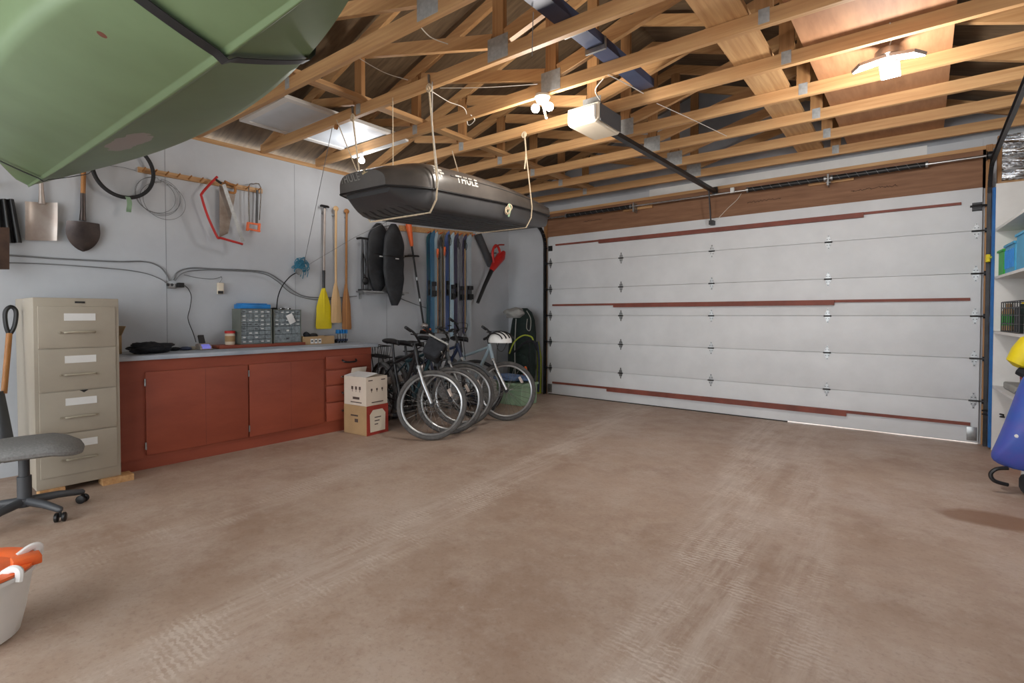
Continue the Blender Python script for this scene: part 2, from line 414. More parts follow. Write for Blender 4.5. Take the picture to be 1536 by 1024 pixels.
for z, segs in ((2.262, ((-4.36, .26, .024), (-3.617, -.505, .052))), (1.352, ((-4.416, .335, .028), (-3.381, -.756, .056))), (.172, ((-4.414, .352, .028), (-3.48, -.633, .06)))):
    (a, b_, h), (a2, b2, h2) = segs
    m = MB().box((a, YD-.022, z), (b_, YD, z+h)); m.box((a2, YD-.038, z-h2+h), (b2, YD, z+h-.001))
    m.build('batten', 'batten', door)
# door tracks: thing each
def track(x, s, nm, lab):
    t = thing('door_track', lab, 'door track', (x, YD-.03, 0), group=None)
    pts = [(x, YD-.03, 0.0), (x, YD-.03, 2.28)]
    for k in range(1, 9):
        a = k/8*PI/2; pts.append((x, YD-.03-.3*(1-math.cos(a)), 2.28+.3*math.sin(a)))
    pts.append((x, 3.2 if s > 0 else 4.7, 2.62))
    b = MB()
    for p, q in zip(pts, pts[1:]):
        up = (1, 0, 0)
        b.beam(V(p)+V((s*.012, 0, 0)), V(q)+V((s*.012, 0, 0)), .05, .004, up)
        d = (V(q)-V(p)).normalized(); n = d.cross(V((1, 0, 0)))
        for sg in (-1, 1): b.beam(V(p)+n*sg*.025, V(q)+n*sg*.025, .004, .026, up)
    b.build('rail', 'dsteel', t)
    for z in (.35, 1.15, 1.95): MB().box((x+s*.008-.018, YD-.03, z), (x+s*.03, YF-.031, z+.05)).build('bracket', 'galv', t)
    for yy in ((3.42,) if s > 0 else (5.0,)):
        MB().box((x+s*.014, yy, 2.6), (x+s*.018, yy+.03, ZC-.002)).build('rail_hanger', 'galv', t)
    return t
track(-4.545, -1, '', 'grey steel door track at the left end of the garage door')
track(.452, 1, '', 'grey steel door track bending overhead beside the white shelves')
# torsion shaft and springs
t = thing('torsion_shaft', 'long steel shaft with black coil springs above the garage door', 'door spring shaft', (-2.05, YF-.13, 2.68))
ZS, YS = 2.68, YF-.13
MB().cyl((-4.56, YS, ZS), (.47, YS, ZS), .0125, n=10).build('shaft', 'steel', t)
def spring(x0, x1):
    b = MB().cyl((x0, YS, ZS), (x1, YS, ZS), .026, n=14); o = b.build('spring', 'black', t)
    n = int((x1-x0)/.085); q = MB()
    pts = []
    for k in range(n*10+1):
        a = k/10*2*PI; pts.append((x0+.01+(x1-x0-.02)*k/(n*10), YS+.027*math.cos(a), ZS+.027*math.sin(a)))
    q.tube(pts, .0022, 4); q.build('paint_stripe', 'gwire', o)
    for x in (x0-.02, x1): MB().cyl((x, YS, ZS), (x+.02, YS, ZS), .032, n=12).build('end_cone', 'galv', o)
spring(-4.13, -3.12); spring(-1.62, -.86); spring(-.78, -.01)
for x in (-.82, -3.06):
    MB().box((x-.2, YF-.055, 2.645), (x+.22, YF-.021, 2.715)).build('anchor_block', 'wood', t)
    b = MB(); b.box((x-.02, YS-.01, 2.63), (x+.02, YF-.055, 2.64)); b.box((x-.008, YS-.035, 2.6), (x+.008, YF-.055, 2.72)); b.build('anchor_bracket', 'galv', t)
for x in (-4.55, .455):
    MB().lathe([(.045, -.03), (.05, -.028), (.035, -.02), (.035, .02), (.05, .028), (.045, .03)], (x, YS, ZS), 16, axis='X').build('cable_drum', 'dsteel', t)
MB().box((-1.82, YS-.02, 2.67), (-1.78, YS+.02, 2.73)).build('collar', 'white', t)
# pencilled scrawl on the header
def scrawl(x0, x1, z, h, n, seed):
    r = random.Random(seed); pts = []
    for k in range(n*4):
        pts.append((x0+(x1-x0)*k/(n*4)+r.uniform(-.01, .01), YF-.021, z+h*.12*k/(n*4)+r.uniform(-h, h)*(.6 if k % 3 else .25)))
    return MB().tube(curve(pts, 3), .0022, 4)
for k, a in enumerate(((-3.9, -3.6, 2.585, .015, 8, 1), (-1.66, -1.29, 2.555, .017, 10, 2), (-.62, -.22, 2.535, .017, 11, 3))):
    struct(scrawl(*a).build('trim_handwriting', mat('pencil mark', (62, 40, 30), .8)))
# ---------------------------------------------------------------- roof trusses
ords = ['nearest the garage door', 'second from the garage door', 'third from the garage door', 'fourth from the garage door', 'fifth from the garage door, holding the rope of the roof box tail', 'sixth from the garage door, bare bulb batten under its left end', 'seventh from the garage door, holding the rope of the roof box nose', 'eighth from the garage door, its left end just clear of the canoe', 'nearest the camera, mostly hidden behind the canoe']
def make_truss():
    r = thing('roof_truss', '', 'roof truss', (0, 0, 0))
    th = .019
    def mem(name, x0, z0, x1, z1, h=.089, mt='wood', dy=0):
        MB().beam((x0, dy, z0), (x1, dy, z1), .038, h, (0, 0, 1)).build(name, mt, r, world=False)
    MB().box((-3.15, -th, 0), (3.15, th, .089)).build('bottom_chord', 'wood', r, world=False)
    for s in (-1, 1):
        sl = math.atan(SL); nx, nz = math.sin(sl)*s, math.cos(sl)
        z_e = roof_z(XC+3.15)-ZC-.05; z_r = roof_z(XC)-ZC-.05
        MB().prism([(s*3.15, -th, z_e-.0), (0, -th, z_r), (0, -th, z_r-.094), (s*2.95, -th, z_e-.031)], (0, 2*th, 0)).build('top_chord', 'wood', r, world=False)
    for x in (-1.5, 1.46):
        MB().box((x-.045, -th, .0895), (x+.045, th, roof_z(XC+x)-ZC-.145)).build('web', 'woodv', r, world=False)
    MB().box((-.045, -th, .0895), (.045, th, roof_z(XC)-ZC-.146)).build('web', 'woodv', r, world=False)
    for s in (-1, 1):
        MB().beam((s*.06, 0, .15), (s*1.42, 0, roof_z(XC+1.42)-ZC-.2), .0375, .089).build('web', 'wood', r, world=False)
        MB().beam((s*1.56, 0, .14), (s*2.2, 0, roof_z(XC+2.2)-ZC-.17), .0375, .07).build('web', 'wood', r, world=False)
    for x, w in ((0, .085), (-1.5, .03), (1.46, .03)):
        for sg in (-1, 1):
            MB().box((x-w, sg*.0195-.0008, .012), (x+w, sg*.0195+.0008, .012+(.15 if x == 0 else .085))).build('gusset_plate', 'plate', r, world=False)
    return r
tr = make_truss()
for k in range(9):
    y = 6.265-.61*k
    t = tr if k == 0 else dup(tr)
    t.location = (XC, y, ZC); t.rotation_euler = (0, 0, TILT); t['group'] = 'roof trusses'
    t['label'] = 'pine roof truss '+ords[k]
def chord_y(k, x): return 6.265-.61*k+(x-XC)*math.tan(TILT)
ZT = ZC+.089                                  # tops of the chords
# storage deck, plank and braces lying on the chords
tag(MB().box((-.64, 2.05, ZT+.001), (.12, 6.32, ZT+.014)).build('plywood_sheet', 'deckply'), 'wide brown plywood sheet lying over the roof chords at right', 'plywood sheet')
def board(name, a, b, w, h, m, lab, cat='board'):
    return tag(MB().beam(a, b, w, h).build(name, m), lab, cat)
board('plank', (-.93, 1.6, ZT+.02), (-.97, 6.33, ZT+.02), .24, .035, 'woody', 'wide pine plank on the roof chords left of the plywood sheet')
board('lateral_brace', (-3.62, 1.0, ZT+.02), (-3.66, 6.33, ZT+.02), .089, .037, 'woody', 'pine brace running over the roof chords above the black roof box')
board('timber_offcut', (-.42, 2.3, ZT+.034), (-.42, 4.6, ZT+.034), .19, .035, 'woodv', 'short pine board stored on the plywood sheet above the led lamp')
t = thing('metal_channel', 'navy blue steel channel lying across the roof chords', 'metal channel', (-1.7, 3.0, ZT))
MB().box((-1.76, 1.5, ZT+.001), (-1.64, 3.78, ZT+.012)).box((-1.76, 1.5, ZT+.012), (-1.748, 3.78, ZT+.06)).box((-1.652, 1.5, ZT+.012), (-1.64, 3.78, ZT+.06)).build('channel', 'navy', t)
for yy in (2.72, 2.98): MB().box((-1.775, yy, ZT-.03), (-1.625, yy+.018, ZT)).box((-1.775, yy, ZT), (-1.765, yy+.018, ZT+.05)).box((-1.635, yy, ZT), (-1.625, yy+.018, ZT+.05)).build('clip', 'galv', t)
# white framed pane stored over the chords, left
t = thing('window_sash', 'white framed frosted pane lying on the roof chords at left', 'window sash', (-4.5, 2.75, ZT))
f = MB(); x0, x1, y0, y1, z0 = -4.86, -4.04, 2.1, 3.3, ZT+.002
for a, b_ in (((x0, y0), (x0+.06, y1)), ((x1-.06, y0), (x1, y1)), ((x0+.06, y0), (x1-.06, y0+.06)), ((x0+.06, y1-.06), (x1-.06, y1))): f.box((a[0], a[1], z0), (b_[0], b_[1], z0+.03))
f.build('frame', 'white', t); MB().box((x0+.061, y0+.061, z0+.01), (x1-.061, y1-.061, z0+.016)).build('pane', 'glass', t)
# ---------------------------------------------------------------- opener
t = thing('garage_door_opener', 'cream garage door opener hanging under the roof chords', 'garage door opener', (-2.04, 3.85, 2.72))
c = V((-2.11, 3.70, 2.785)); hx, hy, hz = .14, .19, .075
MB().prism([(c.x-hx, c.y-hy, c.z-hz+.03), (c.x-hx+.03, c.y-hy, c.z-hz), (c.x+hx-.03, c.y-hy, c.z-hz), (c.x+hx, c.y-hy, c.z-hz+.03), (c.x+hx, c.y-hy, c.z+hz), (c.x-hx, c.y-hy, c.z+hz)], (0, 2*hy, 0)).build('housing', 'cream', t, bevel=.008)
b = MB()
for k in range(7): b.box((c.x-.06+k*.018, c.y-hy-.003, c.z-.06), (c.x-.052+k*.018, c.y-hy+.001, c.z-.025))
b.build('vent_slot', 'dsteel', t)
MB().prism([(c.x-hx+.02, c.y-hy-.03, c.z-hz+.03), (c.x-hx+.02, c.y-hy-.002, c.z-hz+.012), (c.x-hx+.02, c.y-hy-.002, c.z+hz-.01), (c.x-hx+.02, c.y-hy-.03, c.z+hz-.03)], (2*hx-.04, 0, 0)).build('lamp_lens', 'white', t, bevel=.006)
MB().box((c.x+hx, c.y-hy+.02, c.z-hz+.01), (c.x+hx+.008, c.y+hy-.02, c.z+hz-.01)).build('side_cover', 'cgrey', t)
for sx in (-.1, .1): MB().box((c.x+sx-.012, c.y-.02, c.z+hz), (c.x+sx+.012, c.y-.016, ZC+.005)).build('hanger_strap', 'galv', t)
r = MB(); r.beam((c.x+.02, c.y+hy, 2.77), (-2.03, YF-.06, 2.735), .05, .04); r.build('rail', 'dsteel', t)
MB().box((-2.06, YF-.06, 2.705), (-2.0, YF-.026, 2.79)).build('rail_bracket', 'dsteel', t)
b = MB().beam((-2.04, YF-.24, 2.715), (-2.04, YF-.16, 2.36), .022, .012, (1, 0, 0)); b.box((-2.065, YD-.09, 2.32), (-2.015, YD-.0, 2.37)); b.build('door_arm', 'dsteel', t)
# ---------------------------------------------------------------- lamps
def point(name, loc, energy, col=(1, .93, .84), r=.05):
    l = bpy.data.lights.new(name, 'POINT'); l.energy = energy; l.color = col; l.shadow_soft_size = r
    o = bpy.data.objects.new(name, l); COL.objects.link(o); o.location = loc; return o
# lamp by the opener: lampholder, twin bulbs and pull cord weight
p = V((-2.27, 3.19, 2.86))
t = thing('ceiling_lamp', 'glowing warm lamp with bulbs beside the garage door opener', 'ceiling lamp', p)
MB().lathe([(.055, .019), (.06, .0), (.045, -.03), (.03, -.045)], p, 20).build('lampholder', 'cream', t)
for dx, dy in ((-.05, -.02), (.05, .02)):
    q = p+V((dx, dy, -.075)); MB().ball(q, .032).build('bulb', 'bulb', t)
MB().cyl(p+V((0, 0, -.045)), p+V((.05, -.02, -.17)), .009, n=8).build('stick', 'cream', t)
point('ceiling_lamp_light', p+V((0, 0, -.22)), 36, r=.07)
# three-lobed led lamp
p = V((-.2, 4.1, 2.87))
t = thing('led_lamp', 'bright white three lobed led lamp hanging at upper right', 'ceiling lamp', p)
MB().lathe([(.06, .05), (.075, .035), (.078, .0), (.05, -.01), (.03, -.03)], p, 24).build('housing', 'alu', t)
for k in range(3):
    a = k*2*PI/3-.55; d = V((math.cos(a), math.sin(a), -.30)).normalized()
    o = MB().beam(p+d*.04, p+d*.2, .11, .02).build('lamp_panel', 'alu', t)
    n_ = d.cross(V((0, 0, 1)).cross(d)).normalized(); dn = -n_ if n_.z > 0 else n_
    MB().beam(p+d*.045+dn*.0125, p+d*.195+dn*.0125, .105, .004).build('diffuser', 'bulbw', o)
MB().tube(curve([p+V((0, 0, .05)), p+V((.02, -.12, .075)), p+V((.01, -.205, .09))], 6), .004, 6).build('cord', 'wire', t)
point('led_lamp_light', p+V((0, 0, -.34)), 34, (1, .97, .93), .08)
# small bulb on a batten under the fifth chord
t = thing('batten_lamp', 'white batten with a bare lit bulb above the roof box nose', 'ceiling lamp', (-4.3, chord_y(5, -4.3), ZC))
MB().beam((-4.68, chord_y(5, -4.68), ZC-.012), (-3.83, chord_y(5, -3.83), ZC-.012), .035, .02).build('batten', 'white', t)
q = V((-4.5, chord_y(5, -4.5)-.02, 2.795)); MB().cyl(q+V((0, 0, .065)), q+V((0, 0, .02)), .018, n=12).build('socket', 'white', t)
MB().ball(q, .03).build('bulb', 'bulbw', t); point('batten_lamp_light', q+V((.02, -.03, -.09)), 7, (1, .97, .95), .04)
# ================================================================ CANOE
KY0, KZ = .735, 2.095
can = thing('canoe', 'big green canoe hanging upright below the roof chords at upper left', 'canoe', (-3.02, .73, KZ), (0, 0, math.radians(1.3)))
CL = 3.9
def hull(u, v):
    """u along the length -1..1, v across -1..1 (0 = keel)"""
    s = abs(u); bx = .42*(1-s**2.2)**.9+.004
    x = u*CL/2
    rise = .26*max(0, (s-.95)/.05)**2+.03*s**3              # stem curves up
    top = .42+.08*s**4
    a = abs(v); k = 1+1.5*s*s                              # sharper V towards the ends
    zc = .20*bx*k+.40*bx**2.6
    if a < .7: h = bx*a/.7; zz = rise+.20*h*k+.40*h**2.6
    else: h = bx*(1+.03*math.sin((a-.7)/.3*PI)); zz = rise+zc+(max(top-rise-zc, .01))*((a-.7)/.3)
    if a < .03: zz -= .010
    return V((x, math.copysign(h, v) if v else 0, zz))
NU, NV = 64, 40
b = MB()
us = [-1+2*i/NU for i in range(NU+1)]
vs_ = sorted(set([-1+2*j/NV for j in range(NV+1)]+[-.032, -.012, .012, .032]))
P = [[b.bm.verts.new(hull(math.copysign(abs(u)**.8, u), v)) for v in vs_] for u in us]
for i in range(NU):
    for j in range(len(vs_)-1): b.bm.faces.new((P[i][j], P[i+1][j], P[i+1][j+1], P[i][j+1]))
hullo = b.build('hull', 'canoe', can, world=False, solid=.006, sharp=60)
for s in (-1, 1):
    MB().tube([hull(math.copysign(abs(u)**.8, u)*.985, s)+V((0, 0, .005)) for u in us], .014, 8).build('gunwale', 'black', can, world=False)
for x in (-.9, .1, .95):
    yw = hull(x/(CL/2), 1).y-.01
    MB().beam((x, -yw, .43), (x, yw, .43), .06, .02).build('thwart', 'brownwood', can, world=False)
def strap(xl, lab, w):
    t = thing('hanging_strap', lab, 'strap', can.location+V((xl, xl*.0227, 0)), can.rotation_euler)
    u = xl/(CL/2)
    sec = [hull(u, j/24) for j in range(-24, 25)]; pts = []
    for j, p in enumerate(sec):
        d = sec[min(j+1, 48)]-sec[max(j-1, 0)]; n = V((0, d.z, -d.y)).normalized()
        pts.append(V((0, p.y, p.z))+n*(.019 if abs(j-24) < 19 else .034))
    zt = ZC-.012-KZ
    pts = [V((0, pts[0].y-.01, zt))]+pts+[V((0, pts[-1].y+.01, zt-.065))]
    MB().rings([[p+V((-w, 0, 0)), p+V((w, 0, 0))] for p in pts], closed=False, cap=False).build('webbing', 'black', t, world=False, solid=.003)
    return t
strap(1.17, 'broad black strap slung under the middle of the green canoe', .026)
strap(-1.42, 'narrow black strap slung under the bow of the green canoe', .011)
# ================================================================ LEFT WALL
def wl(px, py, off=.02): return W(px, py, x=XL+off)
def px_poly(pts, off): return [wl(x, y, off) for x, y in pts]
def slab(name, pts, off, thick, m, parent=None, bevel=0):
    b = MB().prism(px_poly(pts, off), (thick, 0, 0)); return b.build(name, m, parent, bevel=bevel)
def wtube(pts, r, off=.02, n=8, smooth=8):
    P = [wl(*p, off) if len(p) == 2 else wl(p[0], p[1], p[2]) for p in pts]
    return MB().tube(curve(P, smooth) if smooth else P, r, n)
# peg rail
t = thing('peg_rail', 'long pine peg rail on the wall above the tangled wire', 'peg rail', wl(300, 270, .012))
MB().beam(wl(207, 254, .011), wl(393, 287, .011), .022, .045).build('rail', 'woody', t)
for k in range(11):
    px = 214+k*17.2; p = wl(px, 255.5+(px-207)*.172, .02)
    MB().cyl(p, p+V((.075, 0, .018)), .006, n=8).build('peg', 'brownwood', t)
# hung tools -----------------------------------------------------
def shaft(name, pts, r, m, t, off=.03, n=10): return wtube(pts, r, off, n, 0).build(name, m, t)
# round pointed shovel
t = thing('shovel', 'round pointed shovel with wooden handle hung on the wall', 'shovel', wl(125, 320, .03))
c0, sc = wl(125, 333, .05), 1
def blade(u, v):   # u down the blade, v across
    hw = .108*((.94+.06*u/.3) if u < .3 else max(0, 1-((u-.3)/.7)**2.1)**.72)+.002
    return c0+V((.0+.035*math.cos(v*PI-PI/2)*(1-u*.6)-.025*u, (v-.5)*2*hw, -.235*u))
b = MB().grid(blade, 16, 12); b.build('blade', 'bladesteel', t, solid=.003)
MB().tube([wl(124, 331, .035), wl(124.5, 315, .032), wl(124.5, 290, .032)], [.024, .018, .017], 12).build('socket', 'bladesteel', t)
MB().tube([wl(124.5, 292, .032), wl(126, 232, .032)], .0165, 12).build('handle', 'brownwood', t)
MB().cyl(wl(124, 262, .0), wl(124, 262, .012), .02, n=8).build('hanger', 'galv', t)
# square aluminium shovel
t = thing('grain_shovel', 'square silver shovel hung on the wall beside the round pointed shovel', 'shovel', wl(62, 320, .03))
a0, a1, a2, a3 = wl(37, 302, .05), wl(86, 304, .05), wl(85, 361, .03), wl(37, 360, .03)
def blade(u, v):
    p = (a0*(1-v)+a1*v)*(1-u)+(a3*(1-v)+a2*v)*u
    return p+V((.02*abs(2*v-1)**3-.01+.012*math.sin(u*PI), 0, 0))
MB().grid(blade, 10, 14).build('blade', 'alu', t, solid=.003)
MB().tube([wl(63, 306, .045), wl(62, 285, .04), wl(61, 255, .04)], [.022, .015, .014], 12).build('socket', 'alu', t)
MB().tube([wl(61, 258, .04), wl(60, 210, .04)], .015, 10).build('handle', 'brownwood', t)
MB().cyl(wl(61, 250, 0), wl(61, 250, .026), .02, n=8).build('hanger', 'galv', t)
# black snow scoop and rusty spade at the image edge
t = thing('snow_shovel', 'black ribbed plastic snow shovel hung at the left edge', 'shovel', wl(5, 330, .03))
b0 = [wl(-40, 298, .04), wl(20, 299, .04), wl(33, 364, .045), wl(-40, 366, .045)]
def blade(u, v):
    p = (b0[0]*(1-v)+b0[1]*v)*(1-u)+(b0[3]*(1-v)+b0[2]*v)*u
    return p+V((.012*math.cos(v*34)+.02*(1-u), 0, 0))
MB().grid(blade, 10, 60).build('blade', 'black', t, solid=.004)
MB().tube([wl(-25, 302, .05), wl(-27, 200, .05)], .016, 10).build('handle', 'brownwood', t)
MB().cyl(wl(-26, 280, 0), wl(-26, 280, .035), .02, n=8).build('hanger', 'galv', t)
t = thing('spade', 'rusty brown spade blade hung in front of the snow shovel', 'spade', wl(2, 370, .13))
MB().grid(lambda u, v: wl(-26+v*40, 341+u*63-3*math.cos((v-.5)*6)*u*0, .15)+V((.012*math.cos((v-.5)*PI), 0, 0)), 10, 10).build('blade', 'rust', t, solid=.004)
MB().tube([wl(-6, 343, .15), wl(-8, 320, .15), wl(-10, 240, .15)], [.02, .016, .016], 10).build('handle', 'brownwood', t)
MB().cyl(wl(-8, 275, 0), wl(-8, 275, .134), .008, n=8).build('hanger', 'galv', t)
# bicycle tyre with green tape
t = thing('bicycle_inner_tube', 'black rubber bicycle tube hanging as a ring with green tape', 'inner tube', wl(187, 235, .03))
cc = wl(186, 255, .075); R = (wl(230, 247, .075)-wl(141, 247, .075)).length/2
o = MB().tube([cc+V((.0, R*math.cos(a), R*1.08*math.sin(a))) for a in [k*2*PI/56 for k in range(56)]], .0155, 10, closed=True).build('tire', 'rubber', t)
tp = wl(190, 300, .10); MB().grid(lambda u, v: tp+V((.016*math.cos(u*5)+.006, (v-.5)*.036+u*.02+.012*math.sin(u*4), .025-.125*u)), 10, 2).build('green_tape', 'sage', t, solid=.002)
MB().cyl(cc+V((-.075, 0, R*1.08-.02)), cc+V((.02, 0, R*1.08-.02)), .006, n=8).build('hanger', 'galv', t)
# coil of wire
t = thing('wire_coil', 'loose coil of thin wire hanging on the wall under the peg rail', 'wire coil', wl(240, 290, .03))
b = MB(); rr = random.Random(3); pts = []
for k in range(4*40+1):
    a = k/40*2*PI+PI/2; j = k//40
    R = .15+.012*(j % 2)+.01*math.sin(a*1.5+j)
    pts.append(wl(233+j*4, 292+j*3, .02)+V((.006*j, R*math.cos(a)*1.04, R*math.sin(a))))
b.tube(pts, .0022, 5).build('wire', 'gwire', t)
MB().tube(curve([wl(160, 248, .02), wl(185, 251, .02), wl(204, 256, .02)], 8), .002, 5).build('loose_end', 'gwire', t)
MB().cyl(wl(234, 275, 0), wl(234, 275, .04), .004, n=8).build('hanger', 'galv', t)
M['sawsteel'] = mat('rust flecked saw steel', (150, 142, 134), .5, .3, rgb2=(112, 92, 78), scale=7)
# bow saw, hand saw, coping saw
t = thing('bow_saw', 'red framed bow saw hanging from the peg rail', 'saw', wl(330, 320, .09))
wtube([(326, 265, .1), (316, 275, .1), (303, 290, .1), (303, 297, .1), (312, 325, .1), (326, 355, .1), (332, 357, .1), (364, 366, .1)], .0115, n=8, smooth=4).build('frame', 'red', t)
b = MB().grid(lambda u, v: wl(333+(362-333)*u+v*5, 277+(363-277)*u-v*1.5, .1), 30, 1).build('saw_blade', 'plate', t, solid=.002)
MB().tube([wl(322, 268, .1), wl(332, 275, .1)], .012, 8).build('grip', 'black', t)
t = thing('hand_saw', 'worn hand saw with wooden grip hanging beside the bow saw', 'saw', wl(345, 300, .06))
slab('saw_blade', [(329, 277), (353, 292), (342, 350), (329, 356)], .05, .003, 'sawsteel', t)
MB().cyl(wl(349, 284, 0), wl(349, 284, .06), .004, n=8).build('hanger', 'galv', t)
MB().tube(curve([wl(337, 272, .06), wl(345, 276, .05), (wl(352, 279, .05)), wl(352, 289, .05), wl(343, 288, .05)], 4), .013, 8).build('grip', 'brownwood', t)
t = thing('hacksaw', 'small hacksaw with orange handle at the end of the peg rail', 'saw', wl(381, 320, .06))
wtube([(374, 335, .06), (373, 282, .06), (380, 276, .06), (391, 281, .06), (389, 330, .06)], .006, n=6, smooth=3).build('frame', 'steel', t)
MB().beam(wl(386, 285, .06), wl(385, 335, .06), .012, .02).build('saw_blade', 'dsteel', t)
b = MB()
p0, p1 = wl(370, 334, .06), wl(390, 347, .06)
for a in ((371, 334, 390, 337), (371, 343, 390, 347)): b.beam(wl(a[0], a[1], .06), wl(a[2], a[3], .06), .022, .016)
for a in ((372, 334, 371, 346), (389, 335, 388, 347)): b.beam(wl(a[0], a[1], .06), wl(a[2], a[3], .06), .022, .016, (1, 0, 0))
b.build('grip', 'orange', t)
# ---------------------------------------------------------------- wiring
t = thing('power_outlet', 'grey outlet box with two conduits and a black plug adapter', 'outlet', wl(262, 428, .02))
MB().box(wl(249, 422, 0)+V((.0, 0, -.02)), wl(263, 431, .05)+V((0, .01, -.01)), bev=.004).build('box', 'galv', t)
b = MB()
for px in (252, 258): b.cyl(wl(px, 427, .049), wl(px, 427, .053), .013, n=12)
b.build('outlet_face', 'black', t)
MB().box(wl(264, 424, .03), wl(277, 431, .09), bev=.005).build('plug_adapter', 'black', t)
def cable(pts, r, m, lab, off=.012, smooth=8, name='electric_cord', cat='cable', n=8):
    return tag(wtube(pts, r, off, n, smooth).build(name, m), lab, cat)
cable([(-20, 380), (75, 387), (172, 392), (215, 392), (238, 399), (250, 412), (254, 421)], .006, 'gwire', 'upper grey cable running along the wall to the outlet from the left')
cable([(-20, 393), (75, 396), (172, 403), (215, 409), (240, 418), (252, 426)], .004, 'gwire', 'lower grey cable sagging towards the outlet from the left')
cable([(260, 420), (266, 408), (285, 402), (320, 403), (392, 407), (420, 420), (440, 436), (462, 445), (505, 446), (535, 444)], .006, 'gwire', 'grey cable curving from the outlet behind the yellow paddle')
cable([(262, 421), (275, 409), (300, 405), (332, 405), (390, 409), (415, 421), (438, 440), (470, 449), (500, 449)], .005, 'gwire', 'second grey cable hugging the first one right of the outlet', .03)
cable([(276, 412), (300, 417), (320, 418), (333, 415)], .003, 'gwire', 'thin wire looping from the outlet to the beige wall thermostat')
cable([(600, 447), (612, 452), (640, 462), (660, 466)], .005, 'gwire', 'grey cable on the wall below the trimmer')
cable([(277, 428), (283, 434), (287, 445), (285, 462), (282, 478), (290, 500), (294, 513)], .0035, 'black', 'thin black charger lead hanging from the plug adapter', .03)
t = thing('thermostat', 'small beige thermostat on the wall right of the outlet', 'thermostat', wl(330, 433, .02))
MB().box(wl(325, 424, 0), wl(336, 441, .04), bev=.004).build('case', 'cream', t); MB().box(wl(327, 436, .04), wl(335, 440.5, .043)).build('display', 'black', t)
cable([(329, 424), (333, 418), (331, 414)], .002, 'gwire', 'thin wire end above the beige thermostat', .02)
# ================================================================ FILING CABINET
XB = XL+.05
t = thing('filing_cabinet', 'beige four drawer steel filing cabinet left of the red bench', 'filing cabinet', (-4.9, .885, .0))
cx0, cx1, cy0, cy1, cz0, cz1 = -5.24, -4.575, .655, 1.117, .045, 1.335
MB().box((cx0, cy0, cz0), (cx1-.004, cy1, cz1), bev=.004).build('body', 'cabinet', t)
b = MB()
dz = (cz1-cz0-.05-.075)/4
for k in range(4):
    z0 = cz0+.075+k*dz; z1 = z0+dz-.008
    d = MB().box((cx1-.02, cy0+.022, z0), (cx1+.006, cy1-.022, z1), bev=.003).build('drawer', 'cabinet', t)
    zl = z0+dz*.72
    MB().box((cx1+.006, cy0+.155, zl-.024), (cx1+.010, cy0+.325, zl+.026)).build('label_holder', 'white', d)
    zh = z0+dz*.36
    h = MB(); h.tube(curve([(cx1+.006, cy0+.16, zh), (cx1+.03, cy0+.165, zh+.002), (cx1+.036, cy0+.24, zh+.004), (cx1+.03, cy0+.31, zh+.002), (cx1+.006, cy0+.315, zh)], 5), .0075, 8)
    h.cyl((cx1+.006, cy0+.13, zh), (cx1+.014, cy0+.13, zh), .008, n=10)
    h.build('handle', 'tan', d)
MB().box((cx1-.004, cy0+.215, cz1-.035), (cx1+.0, cy0+.27, cz1-.022)).build('badge', 'black', t)
MB().prism([(cx1+.0065, cy0+.23, cz0+.075+2*dz-.006), (cx1+.0065, cy0+.28, cz0+.075+2*dz-.006), (cx1+.0065, cy0+.255, cz0+.075+2*dz-.024)], (.002, 0, 0)).build('drawer_catch', 'black', t)
for k, (y0, y1, x0) in enumerate(((1.0, 1.185, -4.66), (.67, .8, -4.68))):
    tag(MB().box((x0, y0, 0), (x0+.12, y1, .045)).build('wood_block', 'wood'), ('pale wood block under the right front corner of the filing cabinet', 'pale wood block under the left front corner of the filing cabinet')[k], 'wood block', 'blocks under the filing cabinet')
for k, y0 in enumerate((.67, 1.0)):
    pass
# grey scoop shovel with black grip left of the cabinet
t = thing('scoop_shovel', 'grey scoop shovel with black grip leaning left of the filing cabinet', 'shovel', (-5.0, .5, 0))
def L(px, py, x): return W(px, py, x=x)
MB().tube([L(14, 500, -4.93), L(6, 590, -4.85)], .017, 10).build('handle', 'brownwood', t)
MB().tube(curve([L(14, 502, -4.93), L(9, 488, -4.93), L(8, 468, -4.93), L(16, 460, -4.93), L(24, 467, -4.93), L(22, 488, -4.93), L(16, 500, -4.93)], 5), .013, 8).build('grip', 'black', t)
q = [L(-12, 586, -4.85), L(6, 586, -4.85), L(22, 664, -4.78), L(-16, 700, -4.78)]
MB().grid(lambda u, v: (q[0]*(1-v)+q[1]*v)*(1-u)+(q[3]*(1-v)+q[2]*v)*u+V((.03*math.cos((v-.5)*PI), 0, 0)), 8, 8).build('blade', 'cgrey', t, solid=.004)
MB().cyl(L(-2, 690, -4.78)+V((0, 0, -.0)), V((-4.75, .36, .02)), .02, n=8).build('tip', 'cgrey', t)
